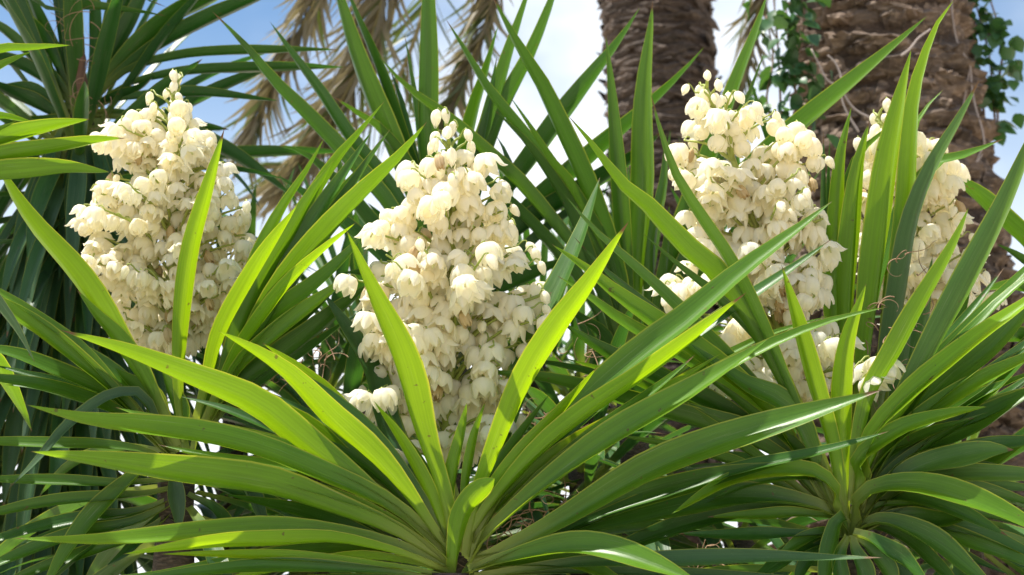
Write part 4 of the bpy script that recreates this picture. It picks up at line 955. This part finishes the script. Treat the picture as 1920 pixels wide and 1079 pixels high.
for i in range(170):     # old leaves hanging down along the stem
    az = rr.uniform(0, 6.283); k = rr.random()
    bb = bE + Vector((math.cos(az) * 0.05, math.sin(az) * 0.05, -0.03 - 1.0 * k))
    nat_leaf(E, bb, az, R(rr.uniform(-62, -5)), rr.uniform(0.42, 0.62), rr.uniform(0.045, 0.058), rr.uniform(1.2, 2.6), rr.uniform(0.02, 0.12), rr.uniform(0.15, 0.5))

# --- F: rosette outside the left edge whose leaf tips reach in
F_, bF = yucca('yucca at the left edge showing only three bright leaf tips in a row', -170, 350, 2.35)
lv(F_, 2.33, 0.55, [
    ([(-160, 330), (-80, 290), (0, 267), (93, 240), (170, 224)], 46, 0.05, 0.55),
    ([(-160, 345), (-60, 315), (0, 301), (111, 280), (180, 266), (235, 261)], 42, 0.08, 0.6),
    ([(-160, 360), (-80, 350), (0, 338), (111, 324), (206, 322)], 50, 0.1, 0.62),
    ([(-170, 250), (-90, 140), (0, 98), (56, 92), (134, 86)], 24, 0.1, 0.5),
    ([(-165, 260), (-60, 170), (0, 126), (30, 110), (61, 97)], 26, 0.1, 0.6),
    ([(-160, 300), (-60, 240), (0, 222), (67, 230)], 22, 0.0, 0.4),
    ([(-160, 300), (-60, 265), (0, 243), (32, 227)], 18, 0.15, 0.55),
    ([(-165, 370), (-90, 420), (-30, 540), (30, 620), (66, 680)], 26, 0.05, 0.2, dict(wax=0.7)),
])
rosette(F_, bF, 16, R(0), R(70), 0.6, 0.05, 0.45, 0.1, 0.6, (R(90), R(270)))
# --- J: rosette outside the right edge
J, bJ = yucca('yucca beyond the right edge sending broad leaves in front of the thick palm base', 2010, 600, 3.1)
lv(J, 3.08, 0.36, [
    ([(2005, 590), (1940, 490), (1891, 432), (1830, 372), (1765, 318)], 52, 0.05, 0.34),
    ([(2005, 600), (1950, 520), (1905, 482), (1868, 458)], 24, 0.0, 0.2),
    ([(2005, 610), (1950, 560), (1890, 540), (1840, 545)], 30, 0.0, 0.3),
    ([(2000, 620), (1940, 640), (1880, 640), (1830, 660)], 36, 0.0, 0.25),
])
rosette(J, bJ, 12, R(-40), R(50), 0.6, 0.05, 0.3, 0.1, 0.6, (R(-80), R(80)))
# --- H: shaded rosettes filling the bed behind
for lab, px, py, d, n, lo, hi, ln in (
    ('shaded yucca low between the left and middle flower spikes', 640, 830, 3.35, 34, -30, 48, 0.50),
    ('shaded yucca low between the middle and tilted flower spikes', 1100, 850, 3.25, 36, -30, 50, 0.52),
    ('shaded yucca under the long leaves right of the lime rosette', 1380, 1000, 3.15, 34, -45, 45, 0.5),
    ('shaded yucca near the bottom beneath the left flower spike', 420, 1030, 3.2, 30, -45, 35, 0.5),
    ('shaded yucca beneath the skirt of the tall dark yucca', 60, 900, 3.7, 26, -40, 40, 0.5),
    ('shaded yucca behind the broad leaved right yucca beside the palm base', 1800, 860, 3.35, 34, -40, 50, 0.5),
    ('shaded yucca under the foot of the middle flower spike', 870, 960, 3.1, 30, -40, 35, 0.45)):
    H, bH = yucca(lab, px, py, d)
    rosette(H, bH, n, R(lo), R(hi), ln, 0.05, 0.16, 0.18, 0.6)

def skirt(plant, b, n, ln, seed):
    r = random.Random(seed)
    for i in range(n):
        az = r.uniform(0, 6.283); bb = b + Vector((math.cos(az) * 0.045, math.sin(az) * 0.045, -0.1 - 0.5 * r.random()))
        nat_leaf(plant, bb, az, R(r.uniform(-50, 0)), ln * r.uniform(0.8, 1.15), r.uniform(0.042, 0.055), r.uniform(1.0, 2.2), r.uniform(0.04, 0.2), r.uniform(0.1, 0.45))
skirt(A, bA, 22, 0.45, 1); skirt(B, bB, 26, 0.45, 2); skirt(D, bD, 34, 0.48, 3); skirt(G1, b1, 26, 0.5, 4); skirt(G2, b2, 26, 0.5, 5); skirt(Cc, bC, 22, 0.45, 6)
for k, (lab, px, py, d, n, lo, hi, ln) in enumerate((
    ('shaded yucca deep behind the gap between the left and middle spikes', 600, 720, 3.75, 46, -30, 60, 0.50),
    ('shaded yucca deep behind the right side of the middle spike', 1090, 700, 3.8, 46, -30, 60, 0.48))):
    H, bH = yucca(lab, px, py, d)
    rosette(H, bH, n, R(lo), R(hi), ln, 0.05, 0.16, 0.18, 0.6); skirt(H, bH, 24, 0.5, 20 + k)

for i in range(120):
    az = rr.uniform(3.4, 6.0); bb = bE + Vector((math.cos(az) * 0.06, math.sin(az) * 0.06, -0.02 - 0.95 * rr.random() ** 1.6))
    nat_leaf(E, bb, az, R(rr.uniform(-85, -55)), rr.uniform(0.38, 0.55), rr.uniform(0.04, 0.055), rr.uniform(0.3, 1.2), rr.uniform(0.02, 0.12), rr.uniform(0.15, 0.45))
# --- K: taller rosette above the upper left corner, unseen crown set to shade E
K, bK = yucca('tallest yucca over the upper left corner with only drooping leaf tips in view', -110, -430, 3.6)
lv(K, 3.55, 0.14, [
    ([(-105, -425), (20, -190), (119, -4), (204, 18), (260, 24), (312, 31)], 36, 0.12, 0.14),
    ([(-108, -425), (-10, -190), (60, -4), (100, 14), (150, 33)], 24, 0.12, 0.14),
    ([(-100, -430), (120, -180), (250, -15), (290, 2), (314, 15)], 22, 0.1, 0.12)])
rosette(K, bK, 64, R(-5), R(75), 0.66, 0.055, 0.16, 0.1, 0.35)  # leaves above the frame, added to cast shade on E

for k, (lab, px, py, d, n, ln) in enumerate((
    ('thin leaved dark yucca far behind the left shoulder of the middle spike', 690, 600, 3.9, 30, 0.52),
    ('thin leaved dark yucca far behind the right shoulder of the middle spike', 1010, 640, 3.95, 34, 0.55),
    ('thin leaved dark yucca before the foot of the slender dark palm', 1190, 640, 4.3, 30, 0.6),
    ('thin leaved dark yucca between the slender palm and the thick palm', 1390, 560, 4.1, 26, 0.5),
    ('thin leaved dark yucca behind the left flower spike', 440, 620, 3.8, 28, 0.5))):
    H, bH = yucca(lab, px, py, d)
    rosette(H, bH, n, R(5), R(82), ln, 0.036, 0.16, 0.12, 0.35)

rosette(E, bE, 44, R(-15), R(80), 0.62, 0.048, 0.08, 0.08, 0.3)
for o in [o for o in col.objects if o.name.startswith('yucca_plant') and 'shaded' in o['label']]:
    tr_ = [c for c in o.children if c.name.startswith('trunk')][0]
    zt = max(v.co.z for v in tr_.data.vertices); tp = [v.co for v in tr_.data.vertices if v.co.z > zt - 0.05]
    skirt(o, wloc(tr_) + sum(tp, Vector()) / len(tp), 20, 0.45, len(o.children))
